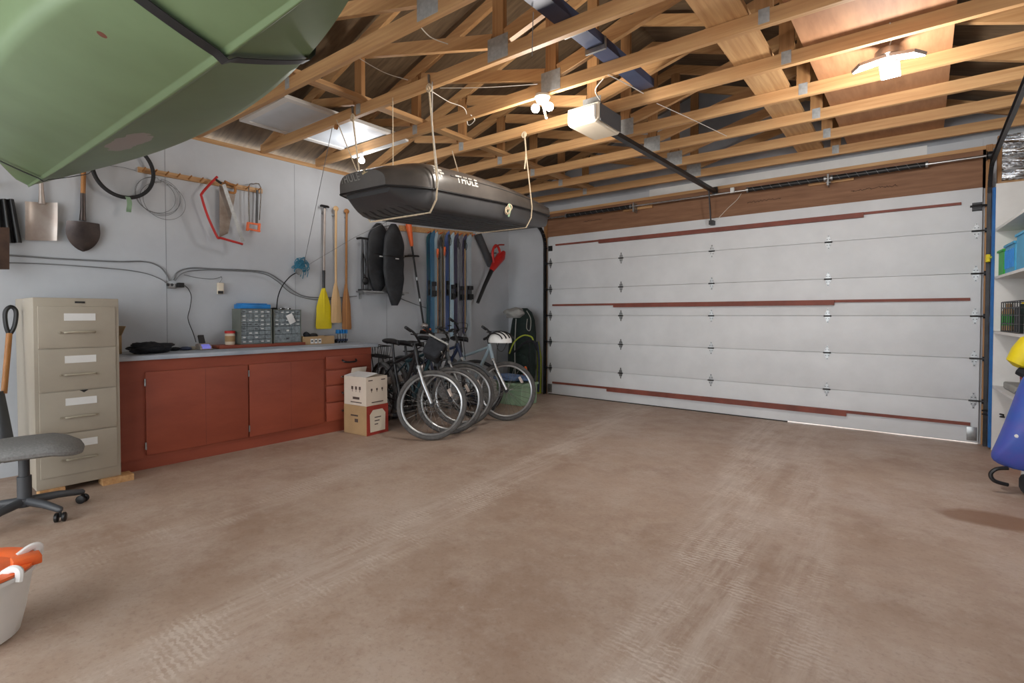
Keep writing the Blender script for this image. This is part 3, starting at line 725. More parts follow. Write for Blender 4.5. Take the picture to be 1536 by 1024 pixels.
# ================================================================ OFFICE CHAIR
ox, oy = -4.21, .55
t = thing('office_chair', 'grey fabric swivel chair in front of the filing cabinet', 'chair', (ox, oy, 0))
sc_ = V((ox+.01, oy+.03, .425)); hd = math.radians(78)
def seat(u, v):
    a = v*2*PI; k = math.sin(u*PI/2) if u <= 1 else 1
    ca, sa = math.cos(a), math.sin(a); e = .62
    x = math.copysign(abs(ca)**e, ca)*.27*k; y = math.copysign(abs(sa)**e, sa)*.25*k
    return x, y
b = MB()
rings = []
for r_, zz in ((.01, .04), (.5, .042), (.8, .036), (.95, .018), (1.0, -.004), (.98, -.022), (.9, -.034), (.01, -.036)):
    ring = []
    for k in range(40):
        a = k*2*PI/40; ca, sa = math.cos(a), math.sin(a); e = .65
        x = math.copysign(abs(ca)**e, ca)*.25*r_; y = math.copysign(abs(sa)**e, sa)*.24*r_
        ring.append(sc_+Matrix.Rotation(hd, 3, 'Z') @ V((x, y, zz-.25*max(0, x-.1))))
    rings.append(ring)
b.rings(rings).build('seat', 'chair', t)
b = MB().box((ox-.1, oy-.1, .372), (ox+.12, oy+.1, .388)); b.build('seat_plate', 'cgrey', t)
MB().tube([(ox, oy, .10), (ox, oy, .25), (ox, oy, .251), (ox, oy, .385)], [.034, .034, .026, .026], 16).build('gas_column', 'cgrey', t)
base = MB().lathe([(.045, .07), (.05, .08), (.045, .115), (.03, .125)], (ox, oy, 0), 20).build('base', 'cgrey', t)
for k in range(5):
    a = math.radians(25+72*k); d = V((math.cos(a), math.sin(a), 0)); c = V((ox, oy, 0))
    MB().tube([c+d*.03+V((0, 0, .098)), c+d*.16+V((0, 0, .092)), c+d*.28+V((0, 0, .072)), c+d*.292+V((0, 0, .07))], [.026, .023, .018, .008], 10).build('leg', 'cgrey', base)
    w_ = MB(); e = V((-d.y, d.x, 0)).normalized(); ang = a+.7; e = V((math.cos(ang), math.sin(ang), 0)); p = c+d*.28+V((0, 0, .027))
    for s in (-1, 1): w_.tube([p+e*s*.008, p+e*s*.012, p+e*s*.024, p+e*s*.028], [.022, .027, .027, .02], 14)
    w_.cyl(p+V((0, 0, 0)), p+V((0, 0, .045)), .007, n=8)
    w_.build('caster', 'black', base)
# backrest, out at the left edge
bd = V((math.cos(hd+PI), math.sin(hd+PI), 0)); s_ = V((-bd.y, bd.x, 0)); bc = V((ox, oy, 0))+bd*.44+V((.0, 0, .86))
b = MB(); rings = []
for o_, r_ in ((-.03, .85), (-.015, 1), (.015, 1), (.03, .85)):
    rings.append([bc+bd*(o_+.04*math.cos(k*2*PI/32)**2)+s_*(.21*r_*math.copysign(abs(math.cos(k*2*PI/32))**.6, math.cos(k*2*PI/32)))+V((0, 0, .2*r_*math.copysign(abs(math.sin(k*2*PI/32))**.6, math.sin(k*2*PI/32)))) for k in range(32)])
b.rings(rings).build('backrest', 'chair', t)
MB().tube(curve([V((ox, oy, .38)), V((ox, oy, .38))+bd*.2, bc+bd*.06+V((0, 0, -.25)), bc+bd*.07], 6), .018, 8, flat=.6).build('back_bracket', 'cgrey', t)
# ================================================================ MOP BUCKET
bx, by = -2.765, .20
t = thing('mop_bucket', 'white mop bucket with an orange wringer on the concrete at left', 'bucket', (bx, by, 0))
S = dict(sx=1.08, sy=.98)
MB().lathe([(.12, .012), (.135, .0), (.15, .012), (.168, .1), (.185, .22), (.195, .285), (.207, .287), (.207, .272), (.203, .285), (.190, .281), (.16, .1), (.145, .02), (.0, .02)], (bx, by, .0), 40, **S).build('tub', 'white', t)
MB().lathe([(.11, 0), (.125, .0), (.125, .012), (.11, .012)], (bx, by, 0), 30, **S).build('foot_ring', 'rubber', t)
wr = MB().lathe([(.199, .288), (.2, .3), (.155, .302), (.13, .285), (.12, .2), (.1, .17), (.0, .168), (.0, .163), (.104, .166), (.126, .2), (.137, .28), (.16, .292), (.19, .289)], (bx, by, 0), 36, **S)
wr.build('wringer', 'orange', t)
b = MB()
for k in range(18):
    a = k*2*PI/18; d = V((math.cos(a)*1.08, math.sin(a)*.98, 0)); b.beam(V((bx, by, .195))+d*.118, V((bx, by, .275))+d*.131, .016, .004, (d.x, d.y, 0))
b.build('wringer_slots', 'cream', t)
for ang in (35, 100):
    a = math.radians(ang); d = V((math.cos(a)*1.05, math.sin(a), 0)); MB().tube(curve([V((bx, by, .295))+d*.15, V((bx, by, .318))+d*.19, V((bx, by, .31))+d*.215, V((bx, by, .27))+d*.212], 4), .016, 8, flat=.7).build('rim_lug', 'white', t)
a = math.radians(65); d = V((math.cos(a), math.sin(a), 0)); MB().box(V((bx, by, .285))+d*.16-V((.03, .03, 0)), V((bx, by, .325))+d*.2+V((.02, .02, 0)), bev=.006).build('wringer_tab', 'orange', t)
t.scale = (.97, .97, .89)
# ================================================================ RED BENCH
BX, BY0, BY1 = -4.765, 1.158, 3.44
ZB = .865
t = thing('workbench', 'long dark red bench cabinet with doors and drawers along the wall', 'workbench', (-5.05, 2.3, 0))
MB().box((XL+.004, BY0, .09), (BX, BY1, ZB)).build('body', 'bench', t)
MB().box((XL+.02, BY0+.01, .0), (BX-.015, BY1-.01, .0895)).build('plinth', 'bench', t)
def Yp(px): return W(px, 560, x=BX).y
doors = ((Yp(217), Yp(370.5)), (Yp(372.5), Yp(484)))
for k, (a, b_) in enumerate(doors):
    d = MB().box((BX+.001, a, .115), (BX+.02, b_, .77), bev=.002)
    do = d.build('door', 'bench', t)
    mid = a+(b_-a)*(.53 if k else .55)
    MB().box((BX+.0195, mid-.0015, .12), (BX+.0207, mid+.0015, .765)).build('seam', 'batten', do)
    h = MB()
    for z in (.19, .69): h.cyl((BX+.02, a-.004, z-.028), (BX+.02, a-.004, z+.028), .0065, n=8)
    h.build('hinge', 'galv', do)
da, db = Yp(488), BY1-.03
for z0, z1, e in ((.665, .79, db-.0), (.5, .645, Yp(516)+.42), (.325, .485, Yp(516)+.42), (.125, .31, Yp(516)+.42)):
    dr = MB().box((BX+.001, da, z0), (BX+.02, min(e, db), z1), bev=.002).build('drawer', 'bench', t)
    ym = (da+db)/2
    if z0 > .6:
        MB().tube(curve([(BX+.02, ym-.1+.02, .745), (BX+.05, ym-.07, .728), (BX+.056, ym, .722), (BX+.05, ym+.07, .728), (BX+.02, ym+.1-.02, .745)], 5), .009, 8).build('handle', 'black', dr)
    else:
        MB().cyl((BX+.02, Yp(511), (z0+z1)/2), (BX+.042, Yp(511), (z0+z1)/2), .011, n=12).build('knob', 'steel', dr)
tag(MB().box((XL+.004, BY0-.012, ZB+.001), (BX+.05, BY1+.06, ZB+.036), bev=.004).build('worktop', 'top'), 'worn pale grey worktop lying on the dark red bench', 'worktop')
ZW = ZB+.0365
tag(MB().box((XL+.004, 2.0, ZW), (XL+.26, 2.85, ZW+.03), bev=.003).build('riser_board', 'bench'), 'low dark red board on the worktop below the parts organisers', 'board')
# ================================================================ ON THE BENCH
def bt(px, py, x, z=None): return W(px, py, x=x)
ZR = ZW+.0305
# open carton behind the cabinet
t = thing('carton', 'open brown carton on the worktop behind the filing cabinet', 'carton', (-5.2, 1.24, ZW))
b = MB(); x0, x1, y0, y1 = -5.30, -5.10, 1.16, 1.262; h = .15
for p, q in (((x0, y0), (x0+.004, y1)), ((x1-.004, y0), (x1, y1)), ((x0+.004, y0), (x1-.004, y0+.004)), ((x0+.004, y1-.004), (x1-.004, y1))): b.box((p[0], p[1], ZW), (q[0], q[1], ZW+h))
b.box((x0+.004, y0+.004, ZW), (x1-.004, y1-.004, ZW+.004)); b.build('box', 'card', t)
MB().prism([(x0, y1, ZW+h), (x1, y1, ZW+h), (x1, y1+.03, ZW+h+.075), (x0, y1+.03, ZW+h+.075)], (0, -.003, 0)).build('flap', 'card', t)
# black cloth bag heap
def lump(name, c, r, m, lab, cat, seed, amp=.25, parent=None, n=(48, 24)):
    b = MB().ball(c, r, *n); rr = random.Random(seed); ph = [rr.uniform(0, 6) for _ in range(9)]
    from mathutils import noise
    for v in b.bm.verts:
        d = v.co-V(c); q = V((d.x/r[0], d.y/r[1], d.z/r[2])); k = 1+amp*(1.5*noise.noise(q*1.6+V((seed or 0, 0, 0)))+1.0*(.35-abs(noise.noise(q*3.2+V((0, seed or 0, 0))))*1.4))
        v.co = V(c)+V((d.x*k, d.y*k, d.z*k))
        if v.co.z < c[2]-r[2]*.8: v.co.z = c[2]-r[2]*.8
    o = b.build(name, m, parent, sharp=80)
    return tag(o, lab, cat) if lab else o
t = thing('soft_bag', 'crumpled black cloth bag lying on the left end of the worktop', 'bag', (-4.98, 1.42, ZW))
lump('body', (-4.96, 1.42, ZW+.044), (.1, .15, .05), 'cloth', None, None, 2, .3, t)
MB().tube(curve([(-4.9, 1.34, ZW+.05), (-4.87, 1.42, ZW+.07), (-4.89, 1.5, ZW+.055), (-4.93, 1.54, ZW+.02)], 6), .007, 6).build('strap', 'rubber', t)
for k, (px, dy, c_, lb) in enumerate(((262, .045, 'cloth', 'small dark pouch on the worktop right of the cloth bag'), (278, .05, 'navy', 'small navy pouch on the worktop left of the phone charger'))):
    y = W(px, 515, x=-5.18).y
    lump('pouch', (-5.18, y, ZW+.015), (.045, dy, .018), c_, lb, 'pouch', 5+k, .15, None, (16, 8))
y = W(290, 515, x=-5.2).y
tag(MB().lathe([(.0, .0), (.032, 0), (.034, .012), (.028, .03), (.01, .033)], (-5.2, y, ZW), 16).build('tape_roll', 'tan'), 'small tan roll on the worktop left of the phone charger', 'roll')
# phone in its charging stand
y = W(306, 515, x=-5.12).y
t = thing('phone_stand', 'silver phone charger with a dark handset and small lit screen', 'phone charger', (-5.12, y, ZW))
MB().prism([(-5.19, y-.05, ZW), (-5.06, y-.05, ZW), (-5.07, y-.05, ZW+.03), (-5.12, y-.05, ZW+.06), (-5.19, y-.05, ZW+.05)], (0, .1, 0)).build('base', 'alu', t, bevel=.006)
MB().prism([(-5.058, y-.035, ZW+.012), (-5.066, y-.035, ZW+.032), (-5.10, y-.035, ZW+.05), (-5.10, y-.035, ZW+.045)], (0, .07, 0)).build('screen', 'blueglow', t)
MB().beam((-5.13, y-.01, ZW+.055), (-5.17, y-.01, ZW+.13), .05, .02, (1, 0, 0)).build('handset', 'black', t, bevel=.004)
# tub with red lid
y = W(345, 505, x=-5.22).y
t = thing('lidded_jar', 'pale jar with a red lid left of the parts organiser', 'jar', (-5.22, y, ZR))
MB().lathe([(.0, 0), (.04, 0), (.043, .01), (.043, .1), (.038, .108)], (-5.22, y, ZR), 20).build('jar', 'cream', t)
MB().lathe([(.0, .109), (.046, .109), (.046, .128), (.042, .133), (0, .133)], (-5.22, y, ZR), 20).build('lid', 'red', t)
MB().lathe([(.0435, .03), (.044, .03), (.044, .085), (.0435, .085)], (-5.22, y, ZR), 20).build('label', 'card', t)
# parts organisers
md = M['drawerclear'] = mat('clear grey drawer', (150, 160, 164), .2, rgb2=(104, 112, 116), scale=34)
def organiser(lab, px0, px1, z1, kind):
    xf = -5.13; y0, y1 = W(px0, 490, x=xf).y, W(px1, 490, x=xf).y; x0 = XL+.03
    t = thing('parts_organiser', lab, 'parts organiser', ((x0+xf)/2, (y0+y1)/2, ZR))
    fr = 'tan' if kind == 0 else 'cgrey'
    b = MB(); e = .006
    b.box((x0, y0, ZR), (x0+.005, y1, z1)); b.box((x0, y0, ZR), (xf, y0+e, z1)); b.box((x0, y1-e, ZR), (xf, y1, z1)); b.box((x0, y0+e, ZR), (xf, y1-e, ZR+e)); b.box((x0, y0+e, z1-e), (xf, y1-e, z1))
    b.build('case', M['cgreen'], t)
    if kind == 0: rows = [(5, .125)]*8
    else: rows = [(1, .2), (1, .2)][0:1]+[(3, .2)]+[(5, .1)]*4
    Hh = z1-ZR-2*e; z = ZR+e; tot = sum(r[1] for r in rows)
    rr = random.Random(4+kind); Wd = y1-y0-2*e
    for n, hf in rows:
        hh = Hh*hf/tot
        for k in range(n):
            a = y0+e+Wd*k/n; c_ = a+Wd/n
            d = MB().box((x0+.01, a+.0015, z+.0015), (xf-.012+rr.uniform(-.002, .004), c_-.0015, z+hh-.0025)).build('drawer', 'drawerclear', t)
            if rr.random() < .8: MB().box((xf-.012, (a+c_)/2-.012, z+hh*.35), (xf-.002, (a+c_)/2+.012, z+hh*.55)).build('drawer_pull', rr.choice(['white', 'white', 'cgrey']), d)
        z += hh
    return t, y0, y1, xf
M['cgreen'] = mat('grey green steel', (112, 116, 108), .5)
zt = W(380, 463, x=-5.13).z
t, y0, y1, xf = organiser('grey parts organiser with a blue box on top', 361, 408, zt, 0)
t = thing('blue_case', 'flat sky blue case on top of the left parts organiser', 'case', (-5.2, (y0+y1)/2, zt))
MB().box((-5.3, y0+.01, zt+.001), (-5.15, y1-.0, zt+.045), bev=.006).build('case', 'bluep', t); MB().box((-5.3, y0+.03, zt+.0455), (-5.16, y1-.03, zt+.055), bev=.003).build('lid', 'bluep', t)
t, y0b, y1b, xf = organiser('darker parts organiser with small tools on top', 411, 452, W(430, 464, x=-5.13).z, 1)
# packet taped to it
q = W(437, 478, x=xf+.02)
tag(MB().box((xf+.006, q.y-.035, q.z-.05), (xf+.016, q.y+.035, q.z+.05), rot=Euler((.45, 0, 0)), bev=.003).build('hanging_packet', 'white'), 'white packet hung tilted on the front of the darker organiser', 'packet')
zt2 = W(430, 464, x=-5.13).z
for k in range(5):
    yy = y0b+.02+k*.045; p = V((-5.22+.02*(k % 3), yy, zt2+.0095))
    t = thing('hand_tool', ('small black screwdriver at the left end on top of the darker organiser', 'second small tool from the left on top of the darker organiser', 'middle one of five small tools on top of the darker organiser', 'fourth small tool from the left on top of the darker organiser', 'small tool at the right end on top of the darker organiser')[k], 'tool', p, group='tools on the organiser')
    d = V((.5, .3 if k % 2 else -.4, 0)).normalized()
    MB().tube([p-d*.05, p-d*.04, p, p+d*.005], [.007, .009, .008, .004], 8).build('grip', 'black' if k != 3 else 'cgrey', t); MB().cyl(p, p+d*.055, .003, n=6).build('blade', 'steel', t)
# gooseneck desk lamp
t = thing('desk_lamp', 'small gooseneck lamp with grey head standing on the darker organiser', 'lamp', (-5.25, y0b-.02, zt2))
ls = [W(415, 460, x=-5.27), W(417, 445, x=-5.25), W(424, 428, x=-5.22), (W(436, 414, x=-5.18)), W(447, 408, x=-5.15)]
ys = ls[0].y
MB().tube(curve([V((ls[0].x, ys, zt2+.005))]+ls[1:], 6), .006, 8).build('gooseneck', 'black', t)
hd_ = W(448, 407, x=-5.14); MB().tube([hd_+V((-.03, -.01, .01)), hd_+V((-.015, -.006, .005)), hd_+V((.02, .0, -.006)), hd_+V((.021, 0, -.006))], [.012, .03, .034, .03], 18).build('lamp_head', 'galv', t)
MB().lathe([(0, 0), (.013, 0), (.013, .01), (.0, .012)], (ls[0].x, ys, zt2+.001), 16).build('base', 'black', t)
# bundle of teal rope
t = thing('rope_bundle', 'bundle of teal rope tied to the wall above the organisers', 'rope', wl(452, 400, .04))
rr = random.Random(9); b = MB(); c = wl(452, 396, .05)
for k in range(16):
    a0 = rr.uniform(0, 6); R1, R2 = rr.uniform(.03, .085), rr.uniform(.03, .075); o = V((rr.uniform(-.015, .03), rr.uniform(-.03, .03), rr.uniform(-.03, .02)))
    b.tube([c+o+V((.012*math.sin(2*a), R1*math.cos(a+a0), R2*math.sin(a))) for a in [j*2*PI/22 for j in range(22)]], .0045, 5, closed=True)
b.build('loops', 'bluerope', t)
b = MB()
for k in range(5): b.tube(curve([c+V((.02, -.03+k*.02, -.03)), c+V((.03, -.04+k*.025, -.09)), c+V((.02, -.05+k*.026, -.12-.02*(k % 3)))], 5), .004, 5)
b.build('loose_ends', 'bluerope', t); MB().cyl(wl(452, 388, 0), wl(452, 388, .07), .006, n=8).build('hanger', 'galv', t)
# carton with tools and the blue clamps
y0, y1 = W(455, 505, x=-5.12).y, W(500, 505, x=-5.12).y; xf = -5.1; zc = ZW
t = thing('tool_carton', 'shallow brown carton of odds and ends below the yellow paddle', 'carton', (-5.2, (y0+y1)/2, zc))
b = MB(); h = .085
for p, q in (((xf-.2, y0), (xf-.196, y1)), ((xf-.004, y0), (xf, y1)), ((xf-.196, y0), (xf-.004, y0+.004)), ((xf-.196, y1-.004), (xf-.004, y1))): b.box((p[0], p[1], zc), (q[0], q[1], zc+h))
b.box((xf-.196, y0+.004, zc), (xf-.004, y1-.004, zc+.05)); bo = b.build('box', 'card', t)
b = MB()
for k in range(3): b.box((xf+.0, y0+.07+k*.045, zc+.01), (xf+.0015, y0+.105+k*.045, zc+.06))
b.build('label', 'white', bo)
b = MB()
for k in range(3): b.box((xf+.0015, y0+.078+k*.045, zc+.03), (xf+.002, y0+.097+k*.045, zc+.045))
b.build('label_print', 'black', bo)
lump('pouch', (xf-.06, y0+.06, zc+h+.01), (.035, .035, .04), 'cloth', 'dark pouch standing in the shallow carton on the bench', 'pouch', 21, .15, None, (14, 8))
lump('glove', (xf-.09, y0+.15, zc+h+.0), (.03, .06, .03), 'black', 'black glove in the shallow carton below the yellow paddle', 'glove', 22, .2, None, (14, 8))
y0c = W(503, 500, x=-5.2).y
for k in range(4):
    p = V((-5.17, y0c+.012+k*.034, ZW))
    t = thing('spring_clamp', ('blue clamp nearest the brown carton on the bench', 'second blue clamp from the brown carton', 'third blue clamp from the brown carton', 'blue clamp farthest from the brown carton')[k], 'clamp', p, group='blue clamps on the bench')
    MB().beam(p+V((0, 0, .0)), p+V((0, 0, .11)), .012, .012, (1, 0, 0)).build('bar', 'steel', t)
    MB().box(p+V((-.03, -.011, .105)), p+V((.025, .011, .15)), bev=.004).build('handle', 'bluep', t)
    MB().box(p+V((-.035, -.01, .02)), p+V((.03, .01, .045)), bev=.003).build('jaw', 'navy', t)
tag(MB().box((-5.23, y0c, ZW), (-5.185, y0c+.14, ZW+.04), bev=.004).build('tray', 'black'), 'black tray behind the blue clamps on the bench', 'tray')
# ================================================================ PADDLES
def paddle(lab, top, mid, bot, wpx, m_sh, m_bl, grip, lower=None, name='canoe_paddle', sq=True, po=.035):
    t = thing(name, lab, 'paddle', wl(*mid, .03), group=None)
    a, c, b_ = wl(*top, po), wl(*mid, po), wl(*bot, po)
    MB().tube([a, a*.5+c*.5, c+(c-b_)*-.25], .0135, 10).build('shaft', m_sh, t)
    if lower: MB().tube([a*.22+c*.78-V((0, 0, 0)), c+(b_-c)*.04], .0165, 10).build('grip_sleeve', lower, t)
    if grip == 'T':
        MB().lathe([(.012, -.02), (.016, .0)], a, 10).build('ferrule', 'dsteel', t)
        MB().tube([a+V((0, -.055, .008)), a+V((0, -.04, .014)), a+V((0, .04, .014)), a+V((0, .055, .008))], [.009, .014, .014, .009], 8).build('grip', 'black', t)
    else:
        MB().ball(a+V((0, 0, .01)), (.016, .034, .03), 14, 8).build('grip', m_sh, t)
    hw = (wl(bot[0]+wpx/2, bot[1], .035)-wl(bot[0]-wpx/2, bot[1], .035)).length/2
    def f(u, v):
        k = (min(1, (u/.45)**.8*.72+.14) if u < .45 else .86+.14*(u-.45)/.55)
        if u > .95: k *= math.sqrt(max(.0, 1-((u-.95)/.05)**2))*(.12 if sq else .5)+(.88 if sq else .5)
        p = c+(b_-c)*u
        s = (v-.5)*2
        return p+V((.008*(1-s*s)-.01*s*s*.5, s*hw*k, 0))
    o = MB().grid(f, 24, 12).build('blade', m_bl, t, solid=.007)
    r = MB().tube([c+(b_-c)*.0+V((.008, 0, 0)), c+(b_-c)*.5+V((.009, 0, 0)), c+(b_-c)*.95+V((.008, 0, 0))], [.0135, .009, .004], 8); r.build('blade_rib', m_bl, o)
    MB().cyl(V((XL, a.y, a.z-.06)), V((XL+po-.013, a.y, a.z-.06)), .012, n=8).build('hanger', 'galv', t)
    return t
paddle('yellow bladed paddle with silver shaft hung on the wall', (487, 311), (485.5, 432), (486, 493), 24, 'alu', 'yellow', 'T', 'dsteel', 'kayak_paddle', po=.055)
paddle('pale wooden paddle hung between the yellow and striped ones', (504, 314), (503.5, 424), (505, 484), 16, 'paddle', 'paddle', 'K', po=.075)
paddle('striped brown wooden paddle hung right of the pale one', (520, 318), (519, 426), (520.5, 494), 14, 'brownwood', 'paddle2', 'K')
# small wall shelf with the floor pump standing on it
t = thing('wall_shelf', 'little grey board fixed to the wall under the floor pump', 'shelf', wl(568, 440, .06))
a, b_ = wl(534, 437, .0), wl(602, 437, .0)
MB().box((XL+.001, a.y, a.z-.01), (XL+.15, b_.y, a.z+.008)).build('board', 'galv', t)
for y in (a.y+.05, b_.y-.05): MB().box((XL+.001, y-.01, a.z-.09), (XL+.02, y+.01, a.z-.0105)).box((XL+.02, y-.01, a.z-.03), (XL+.12, y+.01, a.z-.0105)).build('bracket', 'galv', t)
zs = a.z+.0085
p = wl(547, 430, .08); p.z = zs; tp = wl(546, 359, .08)
t = thing('floor_pump', 'black floor pump with T handle standing on the little wall shelf', 'pump', p)
MB().box(p+V((-.04, -.07, 0)), p+V((.04, .07, .018)), bev=.004).build('base', 'dsteel', t)
for dy in (-.03, .03): MB().tube([p+V((0, dy, .018)), p+V((0, dy, .35)), p+V((0, dy*.9, .55)), V((p.x, tp.y+dy*.8, tp.z))], [.018, .018, .012, .012], 12).build('tube', 'cgrey', t)
MB().tube([V((p.x, tp.y-.1, tp.z)), V((p.x, tp.y-.05, tp.z+.012)), V((p.x, tp.y+.05, tp.z+.012)), V((p.x, tp.y+.1, tp.z))], .014, 10).build('handle', 'black', t)
MB().ball(p+V((.01, .0, .12)), (.035, .045, .05), 14, 10).build('gauge', 'black', t)
MB().tube(curve([p+V((.03, .02, .1)), p+V((.05, -.06, .25)), p+V((.04, -.05, .45)), p+V((.03, .0, .3))], 8), .006, 8).build('hose', 'black', t)
# two long black bags
def longbag(lab, top, bot, wpx, off, band):
    a, b_ = wl(*top, off), wl(*bot, off); t = thing('long_bag', lab, 'bag', (a+b_)/2, group='black bags on the wall')
    hw = (wl(top[0]+wpx/2, 400, off)-wl(top[0]-wpx/2, 400, off)).length/2
    b = MB(); rings = []
    for i in range(25):
        u = i/24; k = max(.05, math.sin(min(1, (u+.02)/.3)*PI/2)**.7 if u < .3 else 1 if u < .55 else math.cos((u-.55)/.45*PI/2*.93)**.6)
        c = a+(b_-a)*u+V((.005*math.sin(u*30), .006*math.sin(u*9), 0))
        rings.append([c+V((math.sin(q)*.055*(.6+.4*k)*(1+.06*math.sin(u*40+q*3)), math.cos(q)*hw*k, 0)) for q in [j*2*PI/20 for j in range(20)]])
    b.rings(rings).build('bag', 'bagcloth', t)
    u = band; c = a+(b_-a)*u
    MB().tube([c+V((math.sin(q)*.058, math.cos(q)*(hw*1.015), .0)) for q in [j*2*PI/20 for j in range(20)]], .006, 6, closed=True).build('seam_band', 'black', t)
    MB().box(c+V((.056, -.02, -.035)), c+V((.062, .03, -.022))).build('label_tab', 'white', t)
    MB().cyl(V((XL, a.y, a.z-.01)), V((XL+off, a.y, a.z-.01)), .007, n=8).build('hanger', 'galv', t)
longbag('left and shorter of the two black bags hung on the wall', (568, 335), (566, 438), 33, .075, .45)
longbag('right and longer of the two black bags hung on the wall', (590, 336), (592, 458), 30, .19, .40)
# string trimmer
t = thing('string_trimmer', 'orange and black string trimmer hung on the wall left of the skis', 'string trimmer', wl(620, 400, .08))
a, b_ = wl(613, 338, .08), wl(636, 490, .1)
MB().tube([a+V((0, 0, .14)), a, a+(b_-a)*.09, a+(b_-a)*.20], [.03, .04, .034, .022], 12).build('motor_housing', 'orange', t)
MB().tube([a+(b_-a)*.2, a+(b_-a)*.6, b_], .0135, 10).build('shaft', 'black', t)
m_ = a+(b_-a)*.3; MB().tube(curve([m_+V((0, -.14, -.01)), m_+V((.01, -.06, .0)), m_+V((.02, 0, .005)), m_+V((.01, .06, .01)), m_+V((0, .09, .01))], 5), .013, 8).build('handle', 'black', t)
for k in (.52, .73): q = a+(b_-a)*k; MB().cyl(q+V((0, 0, .02)), q-V((0, 0, .02)), .021, n=12).build('coupling', 'galv', t)
MB().ball(b_+V((.01, .0, .015)), (.05, .05, .04), 14, 10).build('head', 'alu', t)
MB().grid(lambda u, v: b_+V((.02+.13*u*math.sin((v-.5)*2.6)*.6+.02, .16*u*math.cos((v-.5)*2.6)*(1 if 1 else 0)-.09, -.04-.05*u*u)), 8, 12).build('guard', 'black', t, solid=.005)
MB().tube(curve([b_+V((.05, -.06, -.03)), b_+V((.07, 0, -.065)), b_+V((.06, .06, -.03))], 6), .014, 8).build('bumper', 'orange', t)
MB().cyl(V((XL, m_.y-.02, m_.z+.03)), V((XL+.075, m_.y-.02, m_.z+.03)), .007, n=8).build('hanger', 'galv', t)
# ================================================================ SKIS AND POLES
t = thing('ski_rack', 'yellow pine board fixed high on the wall holding the skis', 'rack', wl(672, 345, .02))
a, b_ = wl(598, 342, .0), wl(708, 352, .0)
MB().beam(a+V((.012, 0, 0)), b_+V((.012, 0, 0)), .022, .07).build('board', 'wood', t)
for k in range(8):
    p = wl(641+k*9.4, 349+k*.6, .024); MB().cyl(p, p+V((.07, 0, .012)), .006, n=8).build('peg', 'orange', t)
SKC = {}
def skim(n, c, c2):
    SKC[n] = mat('ski '+n, c, .3, rgb2=c2, scale=2.2, stretch=(3, 3, 1)); M['ski_'+n] = SKC[n]
for n, c, c2 in (('navy', (34, 60, 120), (24, 96, 92)), ('ice', (150, 190, 214), (196, 214, 222)), ('teal', (70, 128, 156), (40, 80, 118)), ('plum', (112, 104, 136), (66, 68, 100)), ('dark', (44, 46, 54), (140, 140, 150)), ('white', (206, 212, 216), (150, 170, 184)), ('gold', (146, 130, 96), (110, 100, 84)), ('blue', (40, 90, 170), (110, 130, 180))): skim(n, c, c2)
def ski(px, pyt, pyb, w, m, off, lab, bind=True, tip='up'):
    a, b_ = wl(px, pyt, off), wl(px, pyb, off); b_.y = a.y; H = a.z-b_.z
    t = thing('ski', lab, 'ski', (a+b_)/2, group=None)
    def f(u, v):
        k = 1-.16*math.sin(u*PI); s = (v-.5)*2
        if u < .06: k *= math.sqrt(max(.02, 1-((.06-u)/.06)**2))
        if u > .96: k *= math.sqrt(max(.15, 1-((u-.96)/.05)**2))
        return V((a.x+.05*max(0, (.1-u)/.1)**2+.008*math.sin(u*PI), a.y+s*w/2*k, a.z-H*u))
    MB().grid(f, 40, 4).build('ski_body', m, t, solid=.012)
    MB().torus(V((a.x+.05, a.y, a.z+.006)), .012, .002, 'X', 14, 5).build('hanger_loop', 'black', t)
    if bind:
        c = V((a.x+.01, a.y, a.z-H*.56))
        MB().box(c+V((0, -w*.4, -.12)), c+V((.02, w*.4, .09)), bev=.004).build('binding_plate', 'cgrey', t)
        MB().box(c+V((.02, -w*.42, -.11)), c+V((.055, w*.42, -.03)), bev=.008).build('binding_heel', 'black', t)
        MB().box(c+V((.02, -w*.42, .03)), c+V((.05, w*.42, .09)), bev=.008).build('binding_toe', 'dsteel', t)
    return t
ski(642.5, 349, 494, .075, 'ski_navy', .05, 'navy ski at the left end of the ski row')
ski(648, 346, 500, .075, 'ski_teal', .14, 'blue green ski, second from the left end of the row')
ski(652.5, 348, 500, .06, 'ski_ice', .06, 'pale ice blue ski right of the blue green one', False)
ski(662, 350, 498, .06, 'ski_gold', .05, 'dull gold ski behind the orange gripped poles', False)
ski(670, 347, 496, .072, 'ski_blue', .06, 'bright blue ski right of the orange gripped poles')
ski(677, 349, 505, .07, 'ski_ice', .15, 'pale ski in the middle of the ski row', True)
ski(683.5, 350, 500, .07, 'ski_plum', .06, 'plum coloured ski right of the middle of the row')
ski(690, 352, 506, .068, 'ski_dark', .16, 'dark ski left of the broad white ski')
ski(696, 352, 500, .06, 'ski_plum', .05, 'narrow plum ski tucked behind the broad white ski', False)
ski(702.5, 352, 505, .115, 'ski_white', .075, 'broad white ski at the right end of the row')
